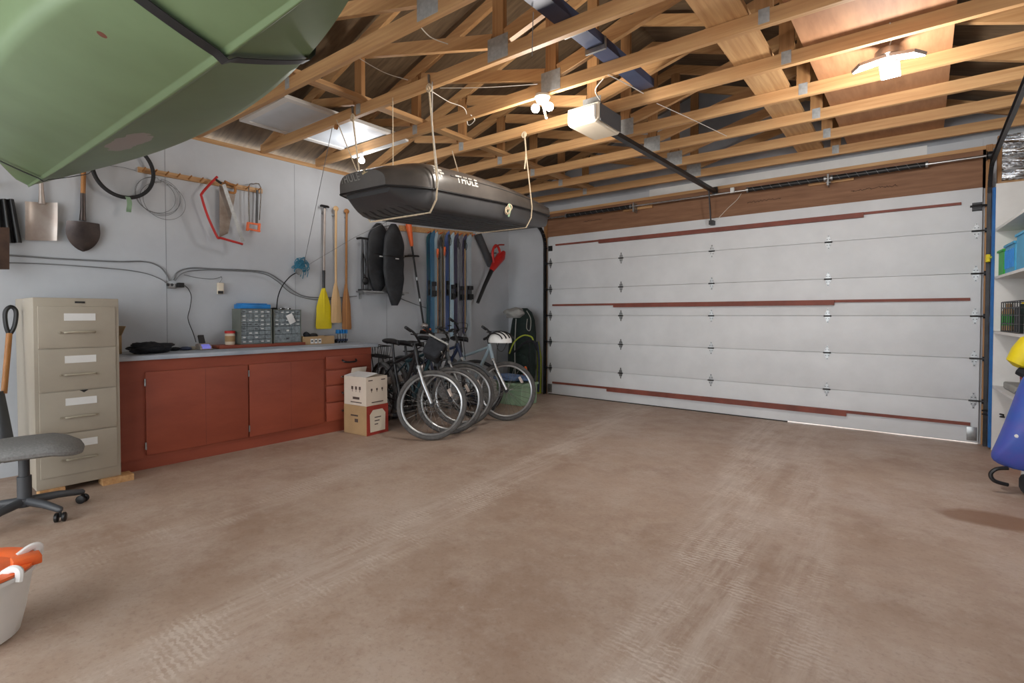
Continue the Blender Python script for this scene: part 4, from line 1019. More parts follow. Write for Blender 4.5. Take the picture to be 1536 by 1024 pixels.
def pole(px, pyt, pyb, mg, ms, off, lab):
    a, b_ = wl(px, pyt, off), wl(px, pyb, off); b_.y = a.y
    t = thing('ski_pole', lab, 'ski pole', (a+b_)/2)
    MB().tube([a, a-V((0, 0, .015)), a-V((0, 0, .11)), a-V((0, 0, .125))], [.014, .018, .015, .01], 10).build('grip', mg, t)
    MB().tube([a-V((0, 0, .12)), b_], [.009, .006], 8).build('shaft', ms, t)
    MB().torus(V((a.x, a.y, a.z+.008)), .010, .002, 'X', 14, 5).build('hanger_loop', 'black', t)
    c = b_+V((0, 0, .07)); MB().lathe([(.0, .008), (.012, .01), (.034, .0), (.034, -.004), (.0, -.002)], c, 14).build('basket', 'black', t)
    MB().tube(curve([a-V((0, 0, .01)), a+V((.03, .012, -.08)), a+V((.028, -.012, -.15)), a-V((0, 0, .02))], 6), .004, 5).build('strap', 'black', t)
pole(656.5, 373, 500, 'orange', 'brownwood', .13, 'left ski pole with an orange grip')
pole(667, 370, 500, 'orange', 'alu', .14, 'right ski pole with an orange grip')
pole(661.5, 356, 498, 'black', 'gwire', .15, 'black gripped ski pole between the two orange gripped poles')
pole(674, 352, 496, 'black', 'dsteel', .23, 'black gripped ski pole right of the bright blue ski')
pole(687, 358, 502, 'black', 'gwire', .24, 'black gripped ski pole left of the dark ski')
pole(697.5, 360, 500, 'black', 'paddle', .14, 'tan ski pole with black grip in front of the white ski')
# ================================================================ LEAF BLOWER AND SPARE TUBE
t = thing('blower_tube', 'grey blower pipe hung tilted on the wall by the red blower', 'pipe', wl(726, 375, .1))
a, b_ = wl(717, 352, .075), wl(737, 398, .075)
MB().tube([a, a*.5+b_*.5, b_-(b_-a)*.01, b_], [.058, .055, .062, .05], 16).build('pipe', 'cgrey', t); MB().cyl(V((XL, a.y, a.z)), a, .012, n=8).build('hanger', 'galv', t)
t = thing('leaf_blower', 'red leaf blower with black nozzle hung near the wall corner', 'leaf blower', wl(745, 385, .2))
c = wl(745, 389, .22)
MB().tube([wl(756, 378, .22), wl(751, 385, .22), wl(743, 396, .22), wl(737, 406, .22)], [.03, .075, .06, .038], 14).build('housing', 'red', t)
MB().tube(curve([wl(752, 388, .23), wl(748, 372, .23), wl(743, 368, .23), wl(739, 378, .23), wl(741, 394, .23)], 6), .019, 8).build('handle', 'red', t)
MB().tube(curve([wl(742, 372, .24), wl(748, 367.5, .24), wl(756, 367, .24)], 5), .012, 8).build('trigger_grip', 'cred', t)
MB().tube([wl(737.5, 405, .22), wl(727, 428, .21), wl(716.5, 454, .2)], [.036, .03, .026], 14).build('nozzle', 'black', t)
MB().cyl(V((XL, c.y, c.z+.1)), V((c.x, c.y, c.z+.1)), .01, n=8).build('hanger', 'galv', t)
# electric outlet on the front wall by the track
tag(MB().box((-4.86, YF-.02, .31), (-4.79, YF-.001, .43), bev=.004).build('wall_outlet', 'white'), 'white outlet low on the front wall left of the door track', 'outlet')
M['bluefab'] = mat('slate blue fabric', (96, 122, 164), .8, var=.15, scale=12, bump=.3)
# ================================================================ HIKING PACK AND BIN
gx, gy = -5.0, 6.2
t = thing('hiking_pack', 'dark green hiking pack with grey lid leaning in the corner', 'backpack', (-4.95, 6.22, 0))
pc = W(785, 540, y=6.2)
b = MB(); rings = []
px_ = [(600, .12, 0), (590, .2, 0), (560, .23, .0), (530, .235, .01), (500, .22, .02), (480, .19, .03), (468, .14, .03), (462, .06, .03)]
for py, r_, dy in px_:
    zz = W(783, py, y=6.25).z; k = (zz/1.3)
    c = V((W(784-(6 if py > 560 else 0), py, y=6.25).x, 6.22+dy*2, max(.01, zz)))
    rings.append([c+V((math.cos(q)*r_*(1+.05*math.sin(q*5+py)), math.sin(q)*r_*.75, 0)) for q in [j*2*PI/24 for j in range(24)]])
b.rings(rings).build('bag_body', 'dgreen', t, sharp=70)
lc = W(772, 470, y=6.15); lump('lid', lc, (.17, .13, .085), 'lgrey', None, None, 31, .18, t)
s1 = [W(764, 530, y=6.0), W(772, 512, y=5.98), W(785, 503, y=5.98), W(797, 505, y=6.0), W(800, 512, y=6.02)]
MB().tube(curve(s1, 6), .011, 6).build('lime_strap', 'lime', t)
lump('front_pocket', W(783, 548, y=6.02), (.13, .05, .16), 'dgreen', None, None, 12, .15, t)
for dx_ in (-9, 9): MB().tube(curve([W(783+dx_, 478, y=6.03), W(783+dx_*1.2, 520, y=5.98), W(783+dx_*1.1, 575, y=6.0)], 6), .009, 6, flat=.4).build('strap', 'lgrey' if dx_ < 0 else 'cloth', t)
MB().tube(curve([W(790, 466, y=6.0), W(796, 478, y=6.0), W(795, 495, y=6.0), W(790, 492, y=6.0), W(791, 478, y=6.0)], 6), .006, 6).build('drawcord', 'lgrey', t)
MB().tube(curve([W(770, 530, y=5.99), W(785, 515, y=5.97), W(800, 512, y=6.0), W(806, 525, y=6.05)], 6), .018, 6).build('hip_belt', 'cloth', t)
t = thing('life_vest', 'lime and navy vest leaning behind the hiking pack', 'vest', (-4.6, 6.36, 0))
v0 = [W(806, 512, y=6.46), W(809, 535, y=6.46), W(809, 560, y=6.46), W(808, 592, y=6.46)]
b = MB(); rings = []
for p, r_ in zip(v0, (.03, .045, .05, .05)): rings.append([V((p.x, p.y, max(p.z, .004)))+V((math.cos(q)*r_*.7, math.sin(q)*r_, 0)) for q in [j*2*PI/16 for j in range(16)]])
rings.append([V((v0[3].x, v0[3].y, .003))+V((math.cos(q)*.05, math.sin(q)*.06, 0)) for q in [j*2*PI/16 for j in range(16)]])
b.rings(rings).build('panel', 'lime', t)
MB().tube(curve([V((p.x+.03, p.y-.05, max(p.z, .03)))for p in v0], 5), .018, 8).build('trim', 'navy', t)
zo = W(789, 560, y=5.94)
lump('sling', (zo.x, 5.93, zo.z), (.035, .03, .1), 'orange', None, None, 8, .2, None, (12, 8))
bpy.context.view_layer.update()
o = [o for o in COL.objects if o.name == 'sling'][0]; o.name = 'orange_sling'; o.parent = bpy.data.objects['hiking_pack']; o.matrix_parent_inverse = world_of(bpy.data.objects['hiking_pack']).inverted()
t = thing('storage_bin', 'sage green storage bin on the floor behind the last bicycle', 'bin', (-4.55, 5.45, 0))
x0, x1 = W(735, 604, y=5.35).x, W(783, 604, y=5.35).x; zt = W(760, 574, y=5.35).z; y0, y1 = 5.35, 5.7
b = MB().prism([(x0+.02, y0+.02, 0), (x1-.03, y0+.02, 0), (x1, y0, zt), (x0, y0, zt)], (0, y1-y0, 0)); b.build('tub', 'sage', t, bevel=.01)
MB().box((x0-.012, y0-.012, zt-.03), (x1+.012, y1+.012, zt), bev=.004).build('rim', 'sage', t)
lump('blue_bag', ((x0+x1)/2-.03, (y0+y1)/2, zt+.05), ((x1-x0)*.5, .16, .05), 'bluefab', 'crumpled slate blue bag lying on the sage green bin', 'bag', 40, .2) if 'bluefab' in M else None
# ================================================================ BICYCLES
R_ = .345
def bike(lab, px, py, heading, steer, mf, mfork, opts=(), rim='rim', tyre='tyre', seat_h=.93, group=None, dz=0):
    cp = W(px, py, z=0); hd = math.radians(heading); st = math.radians(steer)
    root = V((cp.x, cp.y, 0))-V((math.cos(hd), math.sin(hd), 0))*1.06
    t = thing('bicycle', lab, 'bicycle', root, (0, 0, hd), group)
    hub = V((0, 0, R_)); fh = V((1.06, 0, R_)); bb = V((.44, 0, .30)); stt = V((.29, 0, .74)); ht, hb = V((.80, 0, .86)), V((.86, 0, .70))
    def bld(mb, n, m, par=t, xf=None):
        if xf: mb.xf(xf)
        return mb.build(n, m, par, world=False)
    f = MB()
    f.tube([ht+V((.01, 0, -.03)), bb], .021 if 'step' not in opts else .024, 10)
    f.tube([bb, stt], .017, 10)
    if 'step' in opts: f.tube(curve([hb+V((-.01, 0, .03)), V((.68, 0, .46)), bb+V((-.03, 0, .12))], 5), .02, 10)
    else: f.tube([ht+V((.005, 0, -.02)), stt+V((.005, 0, -.05))], .017, 10)
    f.tube([ht+V((-.005, 0, .01)), hb], .022, 12)
    for s in (-1, 1):
        f.tube([stt+V((.01, s*.012, -.06)), V((.12, s*.05, R_+.18)), hub+V((0, s*.062, .01))], .009, 8)
        f.tube([bb+V((-.02, s*.03, 0)), V((.2, s*.055, .315)), hub+V((0, s*.062, 0))], .010, 8)
    bld(f, 'frame', mf)
    axis = (ht-hb).normalized()
    SM = Matrix.Translation(hb) @ Matrix.Rotation(st, 4, axis) @ Matrix.Translation(-hb)
    def wheel(c, xf, front):
        o = bld(MB().torus(c, R_-.022, .0225, 'Y', 48, 10), 'tire', tyre, t, xf)
        r = MB().torus(c, R_-.05, .013, 'Y', 48, 8); bld(r, 'rim', rim, o, xf)
        sp = MB()
        for k in range(28):
            a = k*2*PI/28; s = 1 if k % 2 else -1; off = (.35 if k % 4 < 2 else -.35)
            sp.tube([c+V((.024*math.cos(a+off*2), s*.028, .024*math.sin(a+off*2))), c+V(((R_-.058)*math.cos(a), 0, (R_-.058)*math.sin(a)))], .0016, 4)
        bld(sp, 'spokes', 'steel', o, xf)
        h = MB().tube([c+V((0, -.05, 0)), c+V((0, -.03, 0)), c+V((0, -.0301, 0)), c+V((0, .0301, 0)), c+V((0, .03, 0)), c+V((0, .05, 0))], [.012, .012, .026, .026, .012, .012], 12); bld(h, 'hub', 'dsteel', o, xf)
        if 'disc' in opts: bld(MB().torus(c+V((0, .04, 0)), .07, .006, 'Y', 24, 4), 'brake_disc', 'steel', o, xf)
        else: pass
        rf = MB().box(c+V((.14, -.02, .1)), c+V((.17, .02, .18)), rot=Euler((0, -.6, 0)), bev=.003); bld(rf, 'reflector', 'alu', o, xf)
        return o
    wheel(hub, None, False); wheel(fh, SM, True)
    fk = MB()
    crown = hb+(hb-ht)*.12
    for s in (-1, 1):
        if 'susp' in opts: fk.tube([crown+V((0, s*.05, 0)), crown*.6+fh*.4+V((-.01, s*.052, 0)), crown*.59+fh*.41+V((-.01, s*.052, 0)), fh+V((-.0, s*.055, .0))], [.016, .016, .021, .017], 10)
        else: fk.tube([crown+V((0, s*.035, 0)), crown*.4+fh*.6+V((.0, s*.05, 0)), fh+V((0, s*.055, 0))], [.014, .012, .009], 10)
    fk.beam(crown+V((0, -.065, 0)), crown+V((0, .065, 0)), .035, .03); fk.tube([crown, hb], .017, 10)
    bld(fk, 'fork', mfork, t, SM)
    # bars, stem, grips
    sb = ht+axis*(.09+dz)+V((.05, 0, 0))
    stem = MB().tube([ht, ht+axis*(.07+dz), sb], .0155, 10); bld(stem, 'stem', 'black', t, SM)
    bar = curve([sb+V((-.10, -.31, .05)), sb+V((-.05, -.2, .05)), sb+V((0, -.07, .005)), sb+V((0, .07, .005)), sb+V((-.05, .2, .05)), sb+V((-.10, .31, .05))], 5)
    bo = bld(MB().tube(bar, .0115, 8), 'handlebar', 'black', t, SM)
    for s in (-1, 1):
        bld(MB().tube([sb+V((-.107, s*.33, .05)), sb+V((-.07, s*.23, .05))], .0165, 8), 'grip', 'rubber', bo, SM)
        bld(MB().tube(curve([sb+V((-.045, s*.2, .045)), sb+V((.0, s*.22, .02)), sb+V((-.05, s*.3, .0))], 4), .0065, 6), 'brake_lever', 'dsteel', bo, SM)
    cb = MB()
    for s in (-1, 1): cb.tube(curve([sb+V((-.02, s*.19, .04)), sb+V((.11, s*.1, .06)), sb+V((.08, s*.03, -.1)), hb+V((.05, s*.03, -.02))], 6), .0035, 5)
    bld(cb, 'brake_cable', 'black', t, SM)
    # saddle
    sd = V((.29-.15*(seat_h-.74), 0, seat_h)); bld(MB().tube([stt, V((sd.x, 0, seat_h-.035))], .0135, 10), 'seat_post', 'dsteel')
    rings = []
    for x, w, z in ((-.13, .03, .0), (-.125, .07, .006), (-.08, .082, .008), (-.01, .055, .004), (.06, .028, .0), (.13, .02, -.003), (.145, .008, -.01)):
        rings.append([sd+V((x, math.cos(q)*w, z+(.022 if math.sin(q) > 0 else .035)*math.sin(q))) for q in [j*2*PI/16 for j in range(16)]])
    bld(MB().rings(rings), 'saddle', 'black')
    # drivetrain
    c = MB().torus(bb+V((0, -.05, 0)), .085, .005, 'Y', 32, 5); 
    for k in range(5): a = k*2*PI/5; c.beam(bb+V((0, -.05, 0)), bb+V((.085*math.cos(a), -.05, .085*math.sin(a))), .012, .005, (0, 1, 0))
    co = bld(c, 'chainring', 'dsteel')
    for s in (-1, 1):
        d = V((math.cos(2.4), 0, math.sin(2.4)))*s*.17; y = -.065 if s < 0 else .06
        bld(MB().beam(bb+V((0, y, 0)), bb+d+V((0, y*1.1, 0)), .012, .024, (0, 1, 0)), 'crank', 'dsteel', co)
        bld(MB().box(bb+d+V((-.045, y+math.copysign(.01, y), -.012)), bb+d+V((.045, y+math.copysign(.1, y), .012)), bev=.004), 'pedal', 'black', co)
    ch = MB(); ch.tube([bb+V((0, -.05, .086)), hub+V((0, -.05, .042))], .004, 4); ch.tube([bb+V((0, -.05, -.086)), hub+V((.03, -.05, -.10)), hub+V((.0, -.05, -.04))], .004, 4); bld(ch, 'chain', 'dsteel')
    bld(MB().lathe([(.02, -.015), (.045, -.012), (.04, 0), (.025, .015)], hub+V((0, -.05, 0)), 16, axis='Y'), 'cassette', 'dsteel')
    bld(MB().tube([bb+V((-.06, .05, -.0)), V((.30, .12, .012))], .008, 8), 'kickstand', 'dsteel')
    if 'rack' in opts:
        r = MB(); z = .74
        r.tube([(.22, -.06, z), (-.26, -.07, z), (-.3, 0, z), (-.26, .07, z), (.22, .06, z)], .006, 6)
        for x in (-.2, -.08, .04, .14): r.tube([(x, -.065, z), (x, .065, z)], .005, 6)
        for s in (-1, 1): r.tube([(.04, s*.065, z), (0, s*.075, R_+.02)], .006, 6); r.tube([(-.16, s*.065, z), (0, s*.078, R_+.03)], .006, 6)
        ro = bld(r, 'rear_rack', 'black')
    if 'cage' in opts:
        w = MB(); x0, x1, yy, z0, z1 = -.34, .0, .10, .75, .86
        for z, k in ((z0, .85), (z0+.11, .93), (z1, 1)): w.tube([(x0, -yy*k, z), (x1, -yy*k, z), (x1, yy*k, z), (x0, yy*k, z)], .004 if z < z1 else .006, 5, closed=True)
        for k in range(7):
            x = x0+(x1-x0)*k/6
            for s in (-1, 1): w.tube([(x, s*yy*.85, z0), (x, s*yy, z1)], .003, 5)
            w.tube([(x, -yy*.85, z0), (x, yy*.85, z0)], .003, 5)
        for k in range(1, 5):
            y = -yy+2*yy*k/5
            for x in (x0, x1): w.tube([(x, y*.85, z0), (x, y, z1)], .003, 5)
        bld(w, 'wire_basket', 'black')
    if 'fender' in opts:
        for c_, xf, a0, a1, nm in ((hub, None, .5, 3.3, 'fender'), (fh, SM, .7, 2.6, 'fender')):
            bld(MB().torus(c_, R_+.014, .02, 'Y', 28, 6, a0, a1).xf(Matrix.Identity(4)), nm, mf, t, xf)
    if 'bag' in opts:
        bx_ = sb+V((.17, 0, -.06))
        q = Matrix.Translation(bx_) @ Euler((0, .35, 0)).to_matrix().to_4x4()
        bag = MB().prism([(-.10, -.14, .09), (.10, -.14, .09), (.075, -.14, -.09), (-.085, -.14, -.09)], (0, .28, 0)).xf(q)
        b_o = bag.build('handlebar_bag', 'cloth', t, world=False, bevel=.02) if False else None
        bag.xf(SM); b_o = bag.build('handlebar_bag', 'cloth', t, world=False, bevel=.02)
        tr_ = MB()
        tr_.tube([(-.105, -.145, .095), (.105, -.145, .095), (.105, .145, .095), (-.105, .145, .095)], .009, 6, closed=True); tr_.tube([(.09, -.145, 0), (.092, .145, 0)], .006, 6); tr_.xf(SM @ q); tr_.build('trim_piping', 'lgrey', b_o, world=False)
        p = MB().box((.093, -.06, -.05), (.112, .07, .05), bev=.008).xf(SM @ q); p.build('front_pocket', 'black', b_o, world=False)
        lg = MB().box((.112, -.02, -.015), (.1135, .03, .01)).xf(SM @ q); lg.build('pocket_label', 'white', b_o, world=False)
    if 'bottle' in opts:
        m0 = ht*.45+bb*.55+V((-.03, 0, .04)); d = (ht-bb).normalized(); bld(MB().tube([m0-d*.09, m0+d*.07, m0+d*.09, m0+d*.11], [.034, .034, .02, .014], 12), 'bottle', 'alu')
    return t, SM, sb
M['fblack'] = mat('black bike paint', (30, 31, 34), .3, var=.1); M['fteal'] = mat('dark teal bike paint', (38, 66, 74), .3, var=.1)
M['fnavy'] = mat('navy bike paint', (40, 52, 84), .3, var=.1); M['fpale'] = mat('pale blue bike paint', (166, 186, 196), .35, var=.05); M['fgrey'] = mat('graphite bike paint', (70, 74, 78), .3, var=.1)
b1 = bike('front bicycle, black with silver suspension fork and grey handlebar bag', 643, 659, -13, 58, 'fblack', 'rim', ('susp', 'disc', 'rack', 'cage', 'bag'), group='bicycles parked by the wall')
b2 = bike('second bicycle from the cartons, dark with silver rims', 672, 650, -7, 52, 'fteal', 'dsteel', ('bottle',), tyre='tyre', seat_h=.9, group='bicycles parked by the wall')
b3 = bike('middle bicycle of the five, graphite frame with fenders', 692, 639, -3, 50, 'fgrey', 'rim', ('fender', 'step'), seat_h=.88, group='bicycles parked by the wall')
b4 = bike('fourth bicycle from the cartons, navy with dark wide tires', 711, 625, 2, 46, 'fnavy', 'rim', ('rack',), tyre='rubber', seat_h=.92, dz=.10, group='bicycles parked by the wall')
b5 = bike('last bicycle near the corner, pale blue with silver fork', 757, 630, -6, 48, 'fpale', 'steel', ('susp',), seat_h=.92, group='bicycles parked by the wall')
# helmet hanging on the last bicycle's bars
hp = world_of(b5[0]) @ (b5[1] @ (b5[2]+V((.05, -.02, .02))))
hc = W(750, 507, x=hp.x+.24)
t = thing('bicycle_helmet', 'white vented bicycle helmet hanging on the last bicycle', 'helmet', hc)
b = MB(); rings = []
for i in range(10):
    ph = i/9*PI*.56
    rings.append([hc+V((math.sin(ph)*.135*math.cos(q), math.sin(ph)*.105*math.sin(q), .095*math.cos(ph)-.03)) for q in [j*2*PI/24 for j in range(24)]])
b.rings(rings, cap=False).build('shell', 'white', t, solid=.02)
b = MB()
for k in range(-2, 3): b.tube([hc+V((math.sin(ph)*.147*math.cos(k*.3)*1, .05*k+.0*ph, .105*math.cos(ph)*math.cos(k*.32)-.028)) for ph in [(-.5+j/12)*PI*.8 for j in range(13)]], .008, 6)
b.build('vent', 'black', t)
MB().tube(curve([hc+V((.03, -.1, -.03)), hc+V((.02, -.05, -.13)), hc+V((.02, .03, -.14)), hc+V((.03, .1, -.03))], 6), .004, 5).build('chin_strap', 'black', t)
# white paper bag on the floor between the wheels and the bin
lump('plastic_bag', (-4.42, 5.0, .2), (.14, .12, .2), 'lgrey', 'crumpled pale plastic bag on the floor behind the bicycles', 'bag', 77, .25)
lump('plastic_bag', (-4.72, 5.0, .12), (.12, .13, .13), 'navy', 'dark blue bag on the floor behind the bicycles', 'bag', 78, .25)
# ================================================================ CARTONS ON THE FLOOR
p0 = W(545, 653, z=0)
ex = V((.985, .17, 0)); ey = V((-.17, .985, 0))
pc_ = W(549.5, 653.5, z=0)
def crate(name, lab, o, wx, wy, z0, h, mside, face=None):
    t = thing(name, lab, 'carton', o+ex*wx/2*-1+ey*wy/2+V((0, 0, z0)))
    def Q(a, b_, z): return o-ex*a+ey*b_+V((0, 0, z0+z))
    return t, Q
# corner nearest the camera is the right front one: faces seen are -ey (left) and +ex (right)
a5 = math.radians(5); ex = V((math.cos(a5), math.sin(a5), 0)); ey = V((-math.sin(a5), math.cos(a5), 0)); o = V((-4.342, 3.075, 0)); wx, wy = .35, .285
t, Q = crate('carton', 'brown and red carton on the floor under the white one', o, wx, wy, 0, .27, 'card')
H1 = .298
b = MB().prism([Q(0, 0, 0), Q(wx, 0, 0), Q(wx, wy, 0), Q(0, wy, 0)], (0, 0, H1)); b.build('box', 'card', t, bevel=.003)
e = .0015
def face_r(q0, q1, z0, z1, m, nm, par, k=1, Qf=None):
    Qf = Qf or Q
    a = [Qf(-e*k, q0, z0), Qf(-e*k, q1, z0), Qf(-e*k, q1, z1), Qf(-e*k, q0, z1)]
    return MB().prism(a, ex*-e*.8).build(nm, m, par)
def face_l(q0, q1, z0, z1, m, nm, par, k=1, Qf=None):
    Qf = Qf or Q
    a = [Qf(q0, -e*k, z0), Qf(q1, -e*k, z0), Qf(q1, -e*k, z1), Qf(q0, -e*k, z1)]
    return MB().prism(a, ey*e*.8).build(nm, m, par)
pr = face_r(0, wy, 0, H1, 'cred', 'printed_panel', t)
arch = [(.045, .03), (wy-.045, .03), (wy-.04, H1-.09), (wy-.08, H1-.045), (.08, H1-.045), (.04, H1-.09)]
MB().prism([Q(-2*e, a_, z_) for a_, z_ in arch], ex*-e*.8).build('cream_panel', 'cream', pr)
for k in range(3): face_r(.1, wy-.1-.02*k, .17-.035*k, .18-.035*k, 'print', 'print_line', pr, 3)
for k in range(2): face_l(.13, wx-.11-.06*k, .185-.06*k, .2-.06*k-(0 if k == 0 else -.02), 'print', 'print_line', t)
O2 = o+V((0, 0, H1+.001))-ex*.005+ey*.0
o_s = o; t2, Q2 = crate('carton', 'white open carton with grey printed glasses stacked on the red and brown one', O2, wx-.01, wy-.005, 0, .27, 'cardw')
wx2, wy2, H2 = wx-.012, wy-.006, .29
b = MB()
def wallp(a0, b0, a1, b1): b.prism([Q2(a0, b0, 0), Q2(a1, b0, 0), Q2(a1, b1, 0), Q2(a0, b1, 0)], (0, 0, H2))
wallp(0, 0, .004, wy2); wallp(wx2-.004, 0, wx2, wy2); wallp(.004, 0, wx2-.004, .004); wallp(.004, wy2-.004, wx2-.004, wy2)
b.prism([Q2(.004, .004, 0), Q2(wx2-.004, .004, 0), Q2(wx2-.004, wy2-.004, 0), Q2(.004, wy2-.004, 0)], (0, 0, .2)); b.build('box', 'cardw', t2)
MB().prism([Q2(0, 0, H2+.002), Q2(wx2, 0, H2+.002), Q2(wx2, wy2*.62, H2+.03), Q2(0, wy2*.55, H2+.03)], (0, 0, .003)).build('flap', 'white', t2)
MB().prism([Q2(wx2, wy2*.3, H2+.0), Q2(wx2, wy2, H2+.0), Q2(wx2-.02, wy2, H2+.07), Q2(wx2-.02, wy2*.3, H2+.07)], (0, 0, .003)).build('flap', 'cardw', t2)
def glassicon(fn, q, z, s, par):
    fn(q-.018*s, q+.018*s, z, z+.04*s, 'print', 'print_glass', par, 1, Q2); fn(q-.003, q+.003, z-.03*s, z, 'print', 'print_stem', par, 1, Q2)
for k in range(3): glassicon(face_r, wy2*(.25+.25*k), .15, .55, t2)
for k in range(3): glassicon(face_l, wx2*(.28+.17*k), .16, .8, t2)
face_l(wx2*.3, wx2*.6, .06, .085, 'print', 'print_line', t2, 1, Q2); face_l(wx2*.2, wx2*.7, .025, .035, 'print', 'print_line', t2, 1, Q2)
face_r(wy2*.1, wy2*.3, H2-.04, H2-.03, 'print', 'print_line', t2, 1, Q2); face_r(wy2*.7, wy2*.9, H2-.04, H2-.03, 'print', 'print_line', t2, 1, Q2); face_r(wy2*.25, wy2*.8, .025, .035, 'print', 'print_line', t2, 1, Q2)
# ================================================================ ROOF BOX
from mathutils.bvhtree import BVHTree
RB = thing('roof_box', 'glossy black car roof box hung by ropes under the chords', 'roof box', (-3.22, 2.26, 1.985), (math.radians(3.4), 0, math.radians(4)))
LB = 2.3
def wid(s):
    w = .40
    if s < .16: w *= .62+.38*math.sin(s/.16*PI/2)
    if s > .5: w *= 1-.34*((s-.5)/.5)**1.7
    if s > .96: w *= math.sqrt(max(.05, 1-((s-.96)/.042)**2))
    return w
def hgt(s):
    h = .235
    if s < .2: h *= .55+.45*math.sin(s/.2*PI/2)
    if s > .35: h *= 1-.5*((s-.35)/.65)**1.5
    if s > .95: h *= math.sqrt(max(.1, 1-((s-.95)/.052)**2))
    return h
ZJ = .15
def lid_pt(s, a):
    w, h = wid(s)+.006, hgt(s)
    c, n = math.cos(a), math.sin(a)
    return V((w*math.copysign(abs(c)**.45, c), s*LB-(.04*(1-abs(c)) if s < .05 else 0), ZJ-.006+(h+.03)*abs(n)**.62 - .03*(1-abs(c)**6)))
def tray_pt(s, a):
    """a from 0 (right rim) round the bottom to -pi (left rim)"""
    w, h = wid(s)*.985, ZJ*min(1, (.25+.75*math.sin(min(1, s/.14)*PI/2)))*(1 if s < .8 else 1-.35*((s-.8)/.2)**2)
    t = -a/PI; e = .14
    y = .05+s*(LB-.08)
    if t < e or t > 1-e:
        q = (t if t < e else 1-t)/e; sg = 1 if t < .5 else -1
        return V((sg*w*(1-.14*(1-math.cos(q*PI/2))), y, ZJ-h*math.sin(q*PI/2)**.8))
    x = w*.86*(1-2*(t-e)/(1-2*e)); z = ZJ-h
    if .07 < s < .93:
        m = (abs(x)*100+2) % 9
        if m < 2.6: z += .022
    return V((x, y, z))
ss = sorted(set([0, .004, .012, .025, .045]+[i/30 for i in range(2, 29)]+[.945, .955, .965, .975, .985, .993, 1.0]))
b = MB(); b.rings([[lid_pt(s, PI*k/40) for k in range(41)] for s in ss], closed=True, cap=True)
bvh_l = None
bm_ = b.bm; bm_.normal_update(); bvh_l = BVHTree.FromBMesh(bm_)
b.build('lid', 'boxshell', RB, world=False, sharp=50)
b = MB(); b.rings([[tray_pt(s, -PI*k/200) for k in range(201)] for s in ss], closed=True, cap=True); b.build('tray', 'boxtray', RB, world=False, sharp=35)
# rim lip between lid and tray
b = MB().tube([V((wid(s)*1.004+.003, s*LB, ZJ-.004)) for s in ss]+[V((-wid(s)*1.004-.003, s*LB, ZJ-.004)) for s in reversed(ss)], .008, 6, closed=True); b.build('rim_lip', 'black', RB, world=False)
b = MB().tube([lid_pt(s, .38)+V((.003, 0, 0)) for s in ss if .2 < s < .96], .005, 6); b.build('side_crease', 'boxshell', RB, world=False)
def onto(me, o, xd, yd, cast, m, nm, th=.0015):
    o, xd, yd, cast = V(o), V(xd), V(yd), V(cast)
    for v in me.vertices:
        p = o+xd*v.co.x+yd*v.co.y
        h = bvh_l.ray_cast(p, cast)
        v.co = (h[0]+h[1]*math.copysign(.0018, -h[1].dot(cast))) if h[0] is not None else p+cast*.3
    ob = bpy.data.objects.new(nm, me); COL.objects.link(ob); ob.parent = RB; me.materials.clear(); me.materials.append(M[m]); return ob
def tmesh(body, size):
    cu = bpy.data.curves.new('lettering', 'FONT'); cu.body = body; cu.size = size; cu.offset = size*.02; cu.space_character = 1.1
    to = bpy.data.objects.new('lettering', cu); COL.objects.link(to); dg = bpy.context.evaluated_depsgraph_get(); dg.update()
    me = bpy.data.meshes.new_from_object(to.evaluated_get(dg)); bpy.data.objects.remove(to)
    bm = bmesh.new(); bm.from_mesh(me); bmesh.ops.triangulate(bm, faces=bm.faces)
    for _ in range(2): bmesh.ops.subdivide_edges(bm, edges=[e for e in bm.edges if e.calc_length() > size*.12], cuts=1, use_grid_fill=True)
    bmesh.ops.triangulate(bm, faces=bm.faces)
    bm.to_mesh(me); bm.free(); return me
def emblem(s):
    bm = bmesh.new()
    for x0, y0, x1, y1 in ((.3, .75, .7, 1), (.1, .5, .9, .66), (.0, .28, .4, .42), (.55, .28, 1, .42), (.25, 0, .45, .2), (.55, 0, .75, .2), (.42, .4, .58, .78)):
        n = 3
        vs = [[bm.verts.new(((x0+(x1-x0)*i/n)*s, (y0+(y1-y0)*j/n)*s, 0)) for j in range(n+1)] for i in range(n+1)]
        for i in range(n):
            for j in range(n): bm.faces.new((vs[i][j], vs[i+1][j], vs[i+1][j+1], vs[i][j+1]))
    me = bpy.data.meshes.new('emblem'); bm.to_mesh(me); bm.free(); return me
M['decal'] = mat('pale grey lettering', (205, 203, 196), .5, var=.02); M['decalg'] = mat('dull gold emblem', (196, 180, 140), .5, var=.05); M['decald'] = mat('dim grey lettering', (128, 126, 122), .5, var=.03)
onto(tmesh('THULE', .07), (-.22, -.5, ZJ+.07), (1, 0, 0), (0, 0, 1), (0, 1, 0), 'decald', 'lettering')
onto(emblem(.085), (.03, -.5, ZJ+.055), (1, 0, 0), (0, 0, 1), (0, 1, 0), 'decalg', 'emblem')
onto(tmesh('THULE', .082), (1, .60, ZJ+.085), (0, 1, 0), (0, 0, 1), (-1, 0, 0), 'decal', 'lettering')
onto(emblem(.1), (1, .36, ZJ+.095), (0, 1, 0), (0, 0, 1), (-1, 0, 0), 'decal', 'emblem')
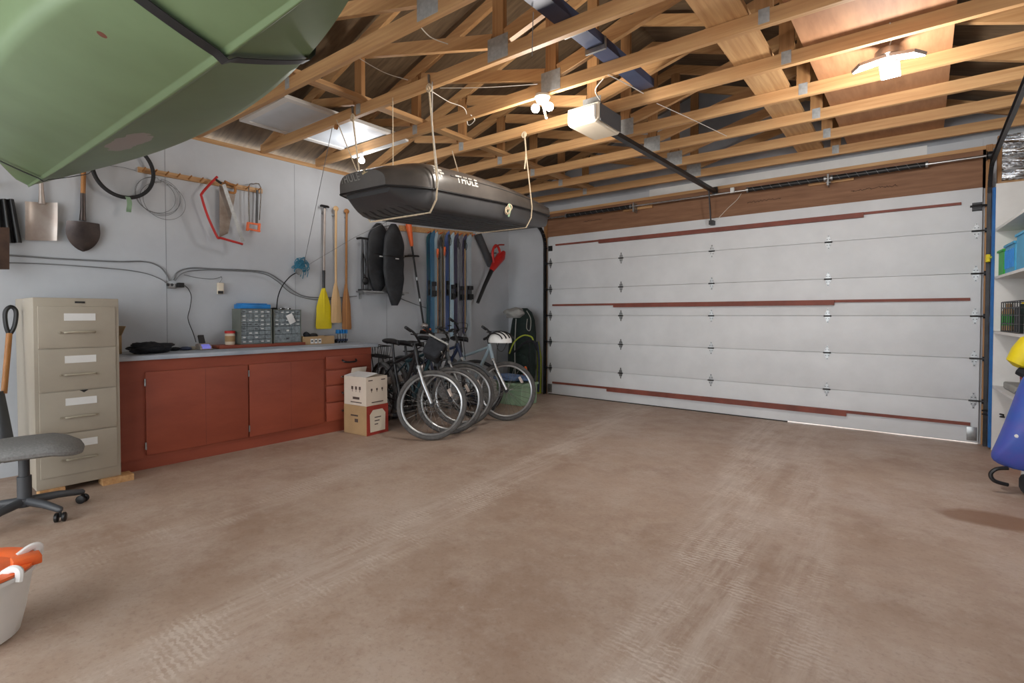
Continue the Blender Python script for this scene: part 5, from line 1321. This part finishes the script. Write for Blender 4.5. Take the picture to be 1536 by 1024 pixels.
# ================================================================ ROPES
MW = world_of(RB)
def rbw(p): return MW @ V(p)
def under(yl, n=9):
    """path under the tray at distance yl along the box, right side to left side"""
    s = (yl-.05)/(LB-.08)
    P = [rbw(tray_pt(s, -a)+V((0, 0, -.018))) for a in [PI*(.03+.94*k/n) for k in range(n+1)]]
    q0 = rbw(V((wid(yl/LB)+.022, yl, ZJ+.02))); q1 = rbw(V((-wid(yl/LB)-.022, yl, ZJ+.02)))
    P[0] += (q0-q1).normalized()*.018; P[-1] -= (q0-q1).normalized()*.018
    return [q0]+P+[q1]
def rope(pts, r, lab, m='rope', parts=None, group=None):
    t = thing('rope', lab, 'rope', pts[0], group=group); MB().tube(pts, r, 6).build('hanging_line', m, t); return t
zc = ZC+.04
P = under(.35); top = V((-2.84, chord_y(6, -2.84)-.026, ZC+.03)); topl = V((P[-1].x-.1, chord_y(6, P[-1].x-.1)-.026, ZC+.03))
t = rope([top, top-V((0, 0, .05))]+P+[topl-V((0, 0, .03)), topl], .007, 'thick pale rope slung under the nose end of the roof box')
MB().tube([top+V((.035, .0, 0)), top+V((.035, -.004, -.3)), P[0]+V((.022, -.01, .05)), P[0]+V((.012, -.008, -.02))], .004, 6).build('second_line', 'wire', t)
for q in (top, topl): MB().torus(q+V((0, .0, -.035)), .026, .007, 'Y', 16, 6).build('knot', 'rope', t); MB().tube([q+V((0, 0, .0)), q+V((0, -.004, .06))], .009, 6).build('hook', 'galv', t)
P = under(1.72); top = V((-2.9, chord_y(4, -2.9)-.026, ZC+.03)); topl = V((P[-1].x-.1, chord_y(4, P[-1].x-.1)-.026, ZC+.03))
t = rope([top, top-V((0, 0, .03))]+P+[topl], .006, 'pale rope slung under the tail end of the roof box')
MB().tube(curve([top+V((.01, -.005, -.02)), top+V((.03, -.01, -.2)), top+V((.015, -.012, -.35))], 6), .006, 6).build('loose_end', 'rope', t)
MB().torus(top+V((0, -.0, -.03)), .024, .007, 'Y', 16, 6).build('knot', 'rope', t)
for px, lab in ((590, 'thin pale rope hanging from a chord to the top of the roof box'),):
    a = V((-3.25, chord_y(6, -3.25)-.024, ZC+.03)); s_ = .42/LB
    b_ = rbw(lid_pt(s_, 1.55)); b_ = V((a.x-.02, a.y+.03, b_.z+.0))
    h = rbw(lid_pt((a.y-2.26)/LB, PI/2+.0)); rope([a, V((a.x, a.y, h.z+.004))], .004, lab)
a = V((-4.0, chord_y(6, -4.0)-.024, ZC+.03))
t = rope([a, W(521, 246, y=a.y-.02) if False else V((-3.75, 2.58, 2.42))], .0045, 'thin pale rope with pulley at the left of the roof box')
MB().lathe([(.012, -.012), (.024, -.008), (.018, 0), (.024, .008), (.012, .012)], a+V((0, -.004, -.06)), 14, axis='Y').build('pulley', 'brownwood', t)
c_ = wl(452, 400, .05)
rope([a+V((-.02, -.03, -.07)), c_+V((.02, .02, .03))], .0028, 'thin dark cord running from the pulley down to the teal bundle', 'gwire')
rope([c_+V((.02, .03, .0)), V((-4.45, 3.0, 1.98)), rbw(tray_pt(.3, -PI*.97)+V((-.02, 0, -.02)))], .0022, 'thin dark cord running from the teal bundle to the roof box', 'gwire')
# cord with green tags on the box side
q = rbw(V((wid(1.25/LB)+.03, 1.25, ZJ-.01)))
t = thing('cord_bundle', 'small pale and green cord bundle hanging at the roof box side', 'cord', q)
b = MB(); rr = random.Random(4)
for k in range(6): b.torus(q+V((rr.uniform(-.0, .012), rr.uniform(-.012, .012), -.05+rr.uniform(-.03, .03))), .028, .004, 'X' if k % 2 else 'Y', 16, 5)
b.build('loops', 'rope', t); MB().tube([q+V((.012, 0, 0)), q+V((.015, .006, -.05)), q+V((.008, -.004, -.115))], [.008, .014, .008], 8).build('green_tag', 'sage', t)
# overhead wires
def wire(pts, lab, r=.0035, m='wire', cat='cable'):
    return tag(MB().tube(curve(pts, 8), r, 6).build('electric_cord', m), lab, cat)
y6, y5 = chord_y(6, -2.9), chord_y(5, -2.9)
wire([W(625, 33, z=3.0), W(645, 55, z=2.98), W(672, 66, z=2.97)], 'white cable looping off the chord at top centre left')
wire([W(530, 82, z=3.05), W(575, 108, z=3.02), W(612, 120, z=2.985)], 'white cable crossing above the black roof box towards the brace')
wire([W(640, 132, z=2.95), W(672, 152, z=2.975), W(697, 163, z=2.95), W(702, 187, z=2.86), W(712, 180, z=2.87), W(706, 172, z=2.9)], 'white cable with a drooping loop left of the warm lamp')
wire([W(660, 132, z=2.86), W(730, 131, z=2.855), W(806, 126, z=2.85)], 'taut pale cord running to the warm lamp', .0028)
wire([W(800, 18, z=2.95), W(799, 45, z=2.92), W(798, 84, z=2.85)], 'dark cord hanging from the chords above the warm lamp', .003, 'gwire')
wire([W(905, 118, z=2.87), W(893, 135, z=2.84), W(900, 150, z=2.872)], 'pale cable coil hanging beside the garage door opener', .004)
wire([W(912, 112, z=2.875), W(940, 126, z=2.87), W(965, 140, z=2.875)], 'pale cable running right from the garage door opener', .0035)
wire([W(985, 155, z=2.875), W(1040, 180, z=2.87), W(1090, 204, z=2.872)], 'thin pale wire crossing the chords right of the opener', .003)
wire([W(1112, 290, y=6.36), W(1105, 300, y=6.36), W(1092, 312, y=6.38), W(1075, 330, y=6.4)], 'thin pull cord at the top middle of the garage door', .003)
wire([W(1333, 0, z=3.02), W(1335, 30, z=2.98), W(1336, 56, z=2.9)], 'white cable feeding the led lamp', .004)
# ================================================================ RIGHT SHELVES
A = V((.485, 6.32, 0)); e1 = V((.063, -1, 0)).normalized(); e2 = V((1, .063, 0)).normalized()
def Sp(l, d, z): return A+e1*l+e2*d+V((0, 0, z))
def sbox(l0, l1, d0, d1, z0, z1):
    return MB().prism([Sp(l0, d0, z0), Sp(l1, d0, z0), Sp(l1, d1, z0), Sp(l0, d1, z0)], (0, 0, z1-z0))
t = thing('shelving_unit', 'white shelving unit with blue edge strip right of the garage door', 'shelves', Sp(.6, .2, 0))
LL, DD = 1.16, .40
far = sbox(0, .02, 0, DD, 0, 2.39).build('side_panel', 'white', t); sbox(LL, LL+.025, 0, DD, 0, 2.5).build('side_panel', 'white', t)
sbox(.02, LL, DD-.012, DD, 0, 2.39).build('back_panel', 'white', t)
for z in (.585, 1.075, 1.56, 1.985): sbox(.0205, LL-.0005, .0, DD-.0125, z-.022, z).build('shelf', 'white', t)
sbox(-.03, .02, -.02, -.001, .02, 2.36).build('edge_strip', 'bluetape', t); sbox(-.04, -.001, -.001, .03, .02, 2.36).build('edge_strip', 'bluetape', t)
# stud frame with foil insulation over the shelves, on the front wall
struct(MB().box((.505, YF-.075, 2.44), (.535, YF-.021, 2.86)).build('trim_stud', 'woodv')); struct(MB().box((.505, YF-.075, 2.40), (.995, YF-.021, 2.44)).build('trim_plate', 'woody'))
bm = MB().grid(lambda u, v: V((.537+.458*u, YF-.05+.012*math.sin(u*9+v*31)*math.cos(v*57+u*5)+.006*math.sin(v*120+u*20), 2.442+.42*v)), 24, 60)
struct(bm.build('wall_insulation', 'foil', solid=.004, sharp=80))
def on(name, lab, cat, l, d, z): return thing(name, lab, cat, Sp(l, d, z))
zs_ = 1.561
t = on('storage_basket', 'bright green plastic basket on the upper shelf', 'basket', .15, .1, zs_)
sbox(.05, .27, .02, .22, zs_, zs_+.21).build('tub', 'green', t, bevel=.008); sbox(.04, .28, .01, .23, zs_+.205, zs_+.222).build('rim', 'green', t)
t = on('storage_crate', 'sky blue plastic crate on the upper shelf beside the green basket', 'crate', .6, .1, zs_)
sbox(.33, .70, .02, .30, zs_, zs_+.23).build('tub', 'cyan', t, bevel=.008); sbox(.32, .71, .01, .31, zs_+.222, zs_+.24).build('rim', 'cyan', t)
b = MB()
for k in range(6): p = Sp(.36+.06*k, .018, zs_+.04); b.beam(p, p+V((0, 0, .15)), .008, .012, (1, 0, 0))
b.build('rib', 'bluep', t)
t = on('storage_crate', 'taller sky blue crate at the near end of the upper shelf', 'crate', .95, .1, zs_)
sbox(.75, 1.12, .02, .30, zs_, zs_+.27).build('tub', 'cyan', t, bevel=.008); sbox(.74, 1.13, .01, .31, zs_+.262, zs_+.28).build('rim', 'cyan', t)
tag(sbox(-.06, .03, -.05, .019, zs_+.14, zs_+.2).build('work_glove', 'yellow', bevel=.01), 'yellow cloth hooked on the shelf edge by the green basket', 'cloth') if False else None
t = on('yellow_clip', 'small yellow strap buckle tied on the blue shelf edge', 'buckle', -.04, -.03, 1.72); sbox(-.10, -.035, -.05, -.0205, 1.70, 1.77).build('buckle', 'yellow', t, bevel=.006); sbox(-.1, .03, -.03, -.0205, 1.73, 1.745).build('strap', 'lime', t)
zs_ = 1.076
t = on('bottle', 'brown bottle with green label on the middle shelf', 'bottle', .12, .1, zs_); MB().lathe([(0, 0), (.04, 0), (.042, .01), (.042, .17), (.02, .215), (.02, .24), (0, .24)], Sp(.12, .08, zs_), 18).build('bottle', 'card', t); MB().lathe([(.0425, .05), (.0432, .05), (.0432, .15), (.0425, .15)], Sp(.12, .08, zs_), 18).build('label', 'green', t)
t = on('wire_basket', 'black wire basket on the middle shelf', 'basket', .5, .1, zs_)
b = MB()
for z in (.005, .07, .14, .2, .25): b.tube([Sp(.22, .02, zs_+z), Sp(.9, .02, zs_+z), Sp(.9, .3, zs_+z), Sp(.22, .3, zs_+z)], .005, 5, closed=True)
for k in range(9):
    for d in (.02, .3): b.tube([Sp(.22+.085*k, d, zs_+.005), Sp(.22+.085*k, d, zs_+.25)], .004, 5)
for k in range(1, 4):
    for l in (.22, .9): b.tube([Sp(l, .02+.07*k, zs_+.005), Sp(l, .02+.07*k, zs_+.25)], .004, 5)
b.build('wires', 'black', t)
for k, (m, h, lb) in enumerate((('cgrey', .2, 'grey tin in the wire basket'), ('dgreen', .23, 'dark green tin in the middle of the wire basket'), ('navy', .24, 'navy tin at the near end of the wire basket'))):
    t = on('tin', lb, 'tin', .34+.2*k, .15, zs_+.001); c = Sp(.34+.2*k, .15, zs_+.001); MB().lathe([(0, 0), (.07, 0), (.07, h-.01), (.066, h), (0, h)], c, 20).build('can', m, t); MB().lathe([(0, h+.001), (.06, h+.001), (.06, h+.012), (0, h+.012)], c, 20).build('lid', 'yellow' if k == 1 else 'galv', t)
zs_ = .586
t = on('book', 'thick blue book with red spine standing on the low shelf', 'book', .45, .15, zs_); sbox(.36, .62, .12, .3, zs_+.061, zs_+.10).build('cover', 'navy', t); sbox(.36, .62, .119, .3, zs_+.1005, zs_+.12).build('upper_cover', 'cred', t)
t = on('magazine_stack', 'grey magazine lying under the blue book on the low shelf', 'magazine', .4, .15, zs_); sbox(.22, .66, .04, .34, zs_+.001, zs_+.06).build('pages', 'lgrey', t, bevel=.012)
lump('cloth', Sp(.86, .1, zs_+.04), (.08, .1, .04), 'navy', 'navy cloth at the near end of the low shelf', 'cloth', 55, .2)
for nm, p, s in (('red_can', (.3, .12, 0), .2),):
    t = thing('fuel_can', 'red plastic can on the floor under the shelves', 'can', Sp(.42, .06, 0)); sbox(.3, .55, .01, .2, 0, .2).build('can', 'red', t, bevel=.015); MB().tube(curve([Sp(.36, .1, .2), Sp(.38, .1, .245), Sp(.48, .1, .245), Sp(.5, .1, .2)], 5), .012, 8).build('handle', 'red', t)
# black loop tie round the track
q = W(1484, 620, y=6.42)
t = thing('bungee_cord', 'black cord tied round the track low by the shelves', 'cord', q)
MB().tube([V((.43, 6.44, .33)), V((.46, 6.42, .335)), V((.56, 6.30-.02, .33)), V((.565, 6.28, .31)), V((.46, 6.40, .3)), V((.43, 6.42, .30))], .008, 6).build('loop', 'black', t)
# bags hung on the near end of the shelves
hx = Sp(LL+.03, -.0, 0)
t = thing('dry_bag', 'yellow dry bag hanging at the near end of the shelves', 'bag', Sp(LL+.1, -.0, .95))
a, b_ = W(1527, 546, y=5.05), W(1552, 514, y=5.05)
MB().tube([a+V((-.01, 0, -.02)), a, (a+b_)/2, b_, b_+(b_-a)*.2], [.02, .07, .085, .08, .05], 14).build('bag', 'yellow', t)
MB().tube([a+V((-.0, -.02, -.045)), a+V((.05, -.05, -.07)), a+V((.12, -.03, -.06))], [.03, .04, .035], 8).build('rolled_top', 'cloth', t); MB().cyl((b_.x, 5.06, b_.z+.05), (b_.x, 5.09, b_.z+.2), .006, n=6).build('hanger', 'black', t)
t = thing('tote_bag', 'big blue and purple bag hanging low by the shelves', 'bag', Sp(LL+.1, .1, .4))
P = [(1478, 692), (1490, 672), (1508, 630), (1526, 582), (1540, 548), (1600, 548), (1630, 640), (1605, 712), (1535, 712)]
Y0 = 4.86
pl = [W(x, y, y=Y0) for x, y in P]
cen = sum(pl, V())/len(pl)
rings = []
for dy, k in ((-.085, .05), (-.08, .5), (-.05, .85), (0, 1.0), (.05, .97), (.09, .6), (.1, .05)): rings.append([cen+(p-cen)*k+V((0, dy, 0)) for p in pl])
MB().rings(rings).build('bag', 'tarp', t, sub=2, sharp=80)
sp = W(1526, 654, y=Y0-.07); MB().ball(sp, (.018, .012, .02), 12, 8).build('badge', 'white', t)
MB().cyl((.78, Y0, .66), (.78, Y0+.15, .95), .008, n=6).build('hanger', 'black', t)
t = thing('holdall', 'black bag with loop handle on the floor at right', 'bag', (.66, 4.86, 0))
MB().box((.53, 4.72, 0), (.92, 4.98, .135), rot=Euler((0, 0, .1)), bev=.04).build('body', 'cloth', t)
MB().tube(curve([W(1512, 702, y=4.82), W(1495, 703, y=4.8), W(1486, 711, y=4.8), W(1492, 721, y=4.8), W(1512, 727, y=4.82)], 6), .013, 8).build('handle', 'black', t)
MB().box((.55, 4.9, .136), (.7, 4.97, .16), bev=.006).build('red_tab', 'red', t)
# ================================================================ LIGHT
w = bpy.data.worlds.new('sky'); SC.world = w; w.use_nodes = True
bg = w.node_tree.nodes['Background']; bg.inputs['Color'].default_value = (.95, .98, 1, 1); bg.inputs['Strength'].default_value = 3.55
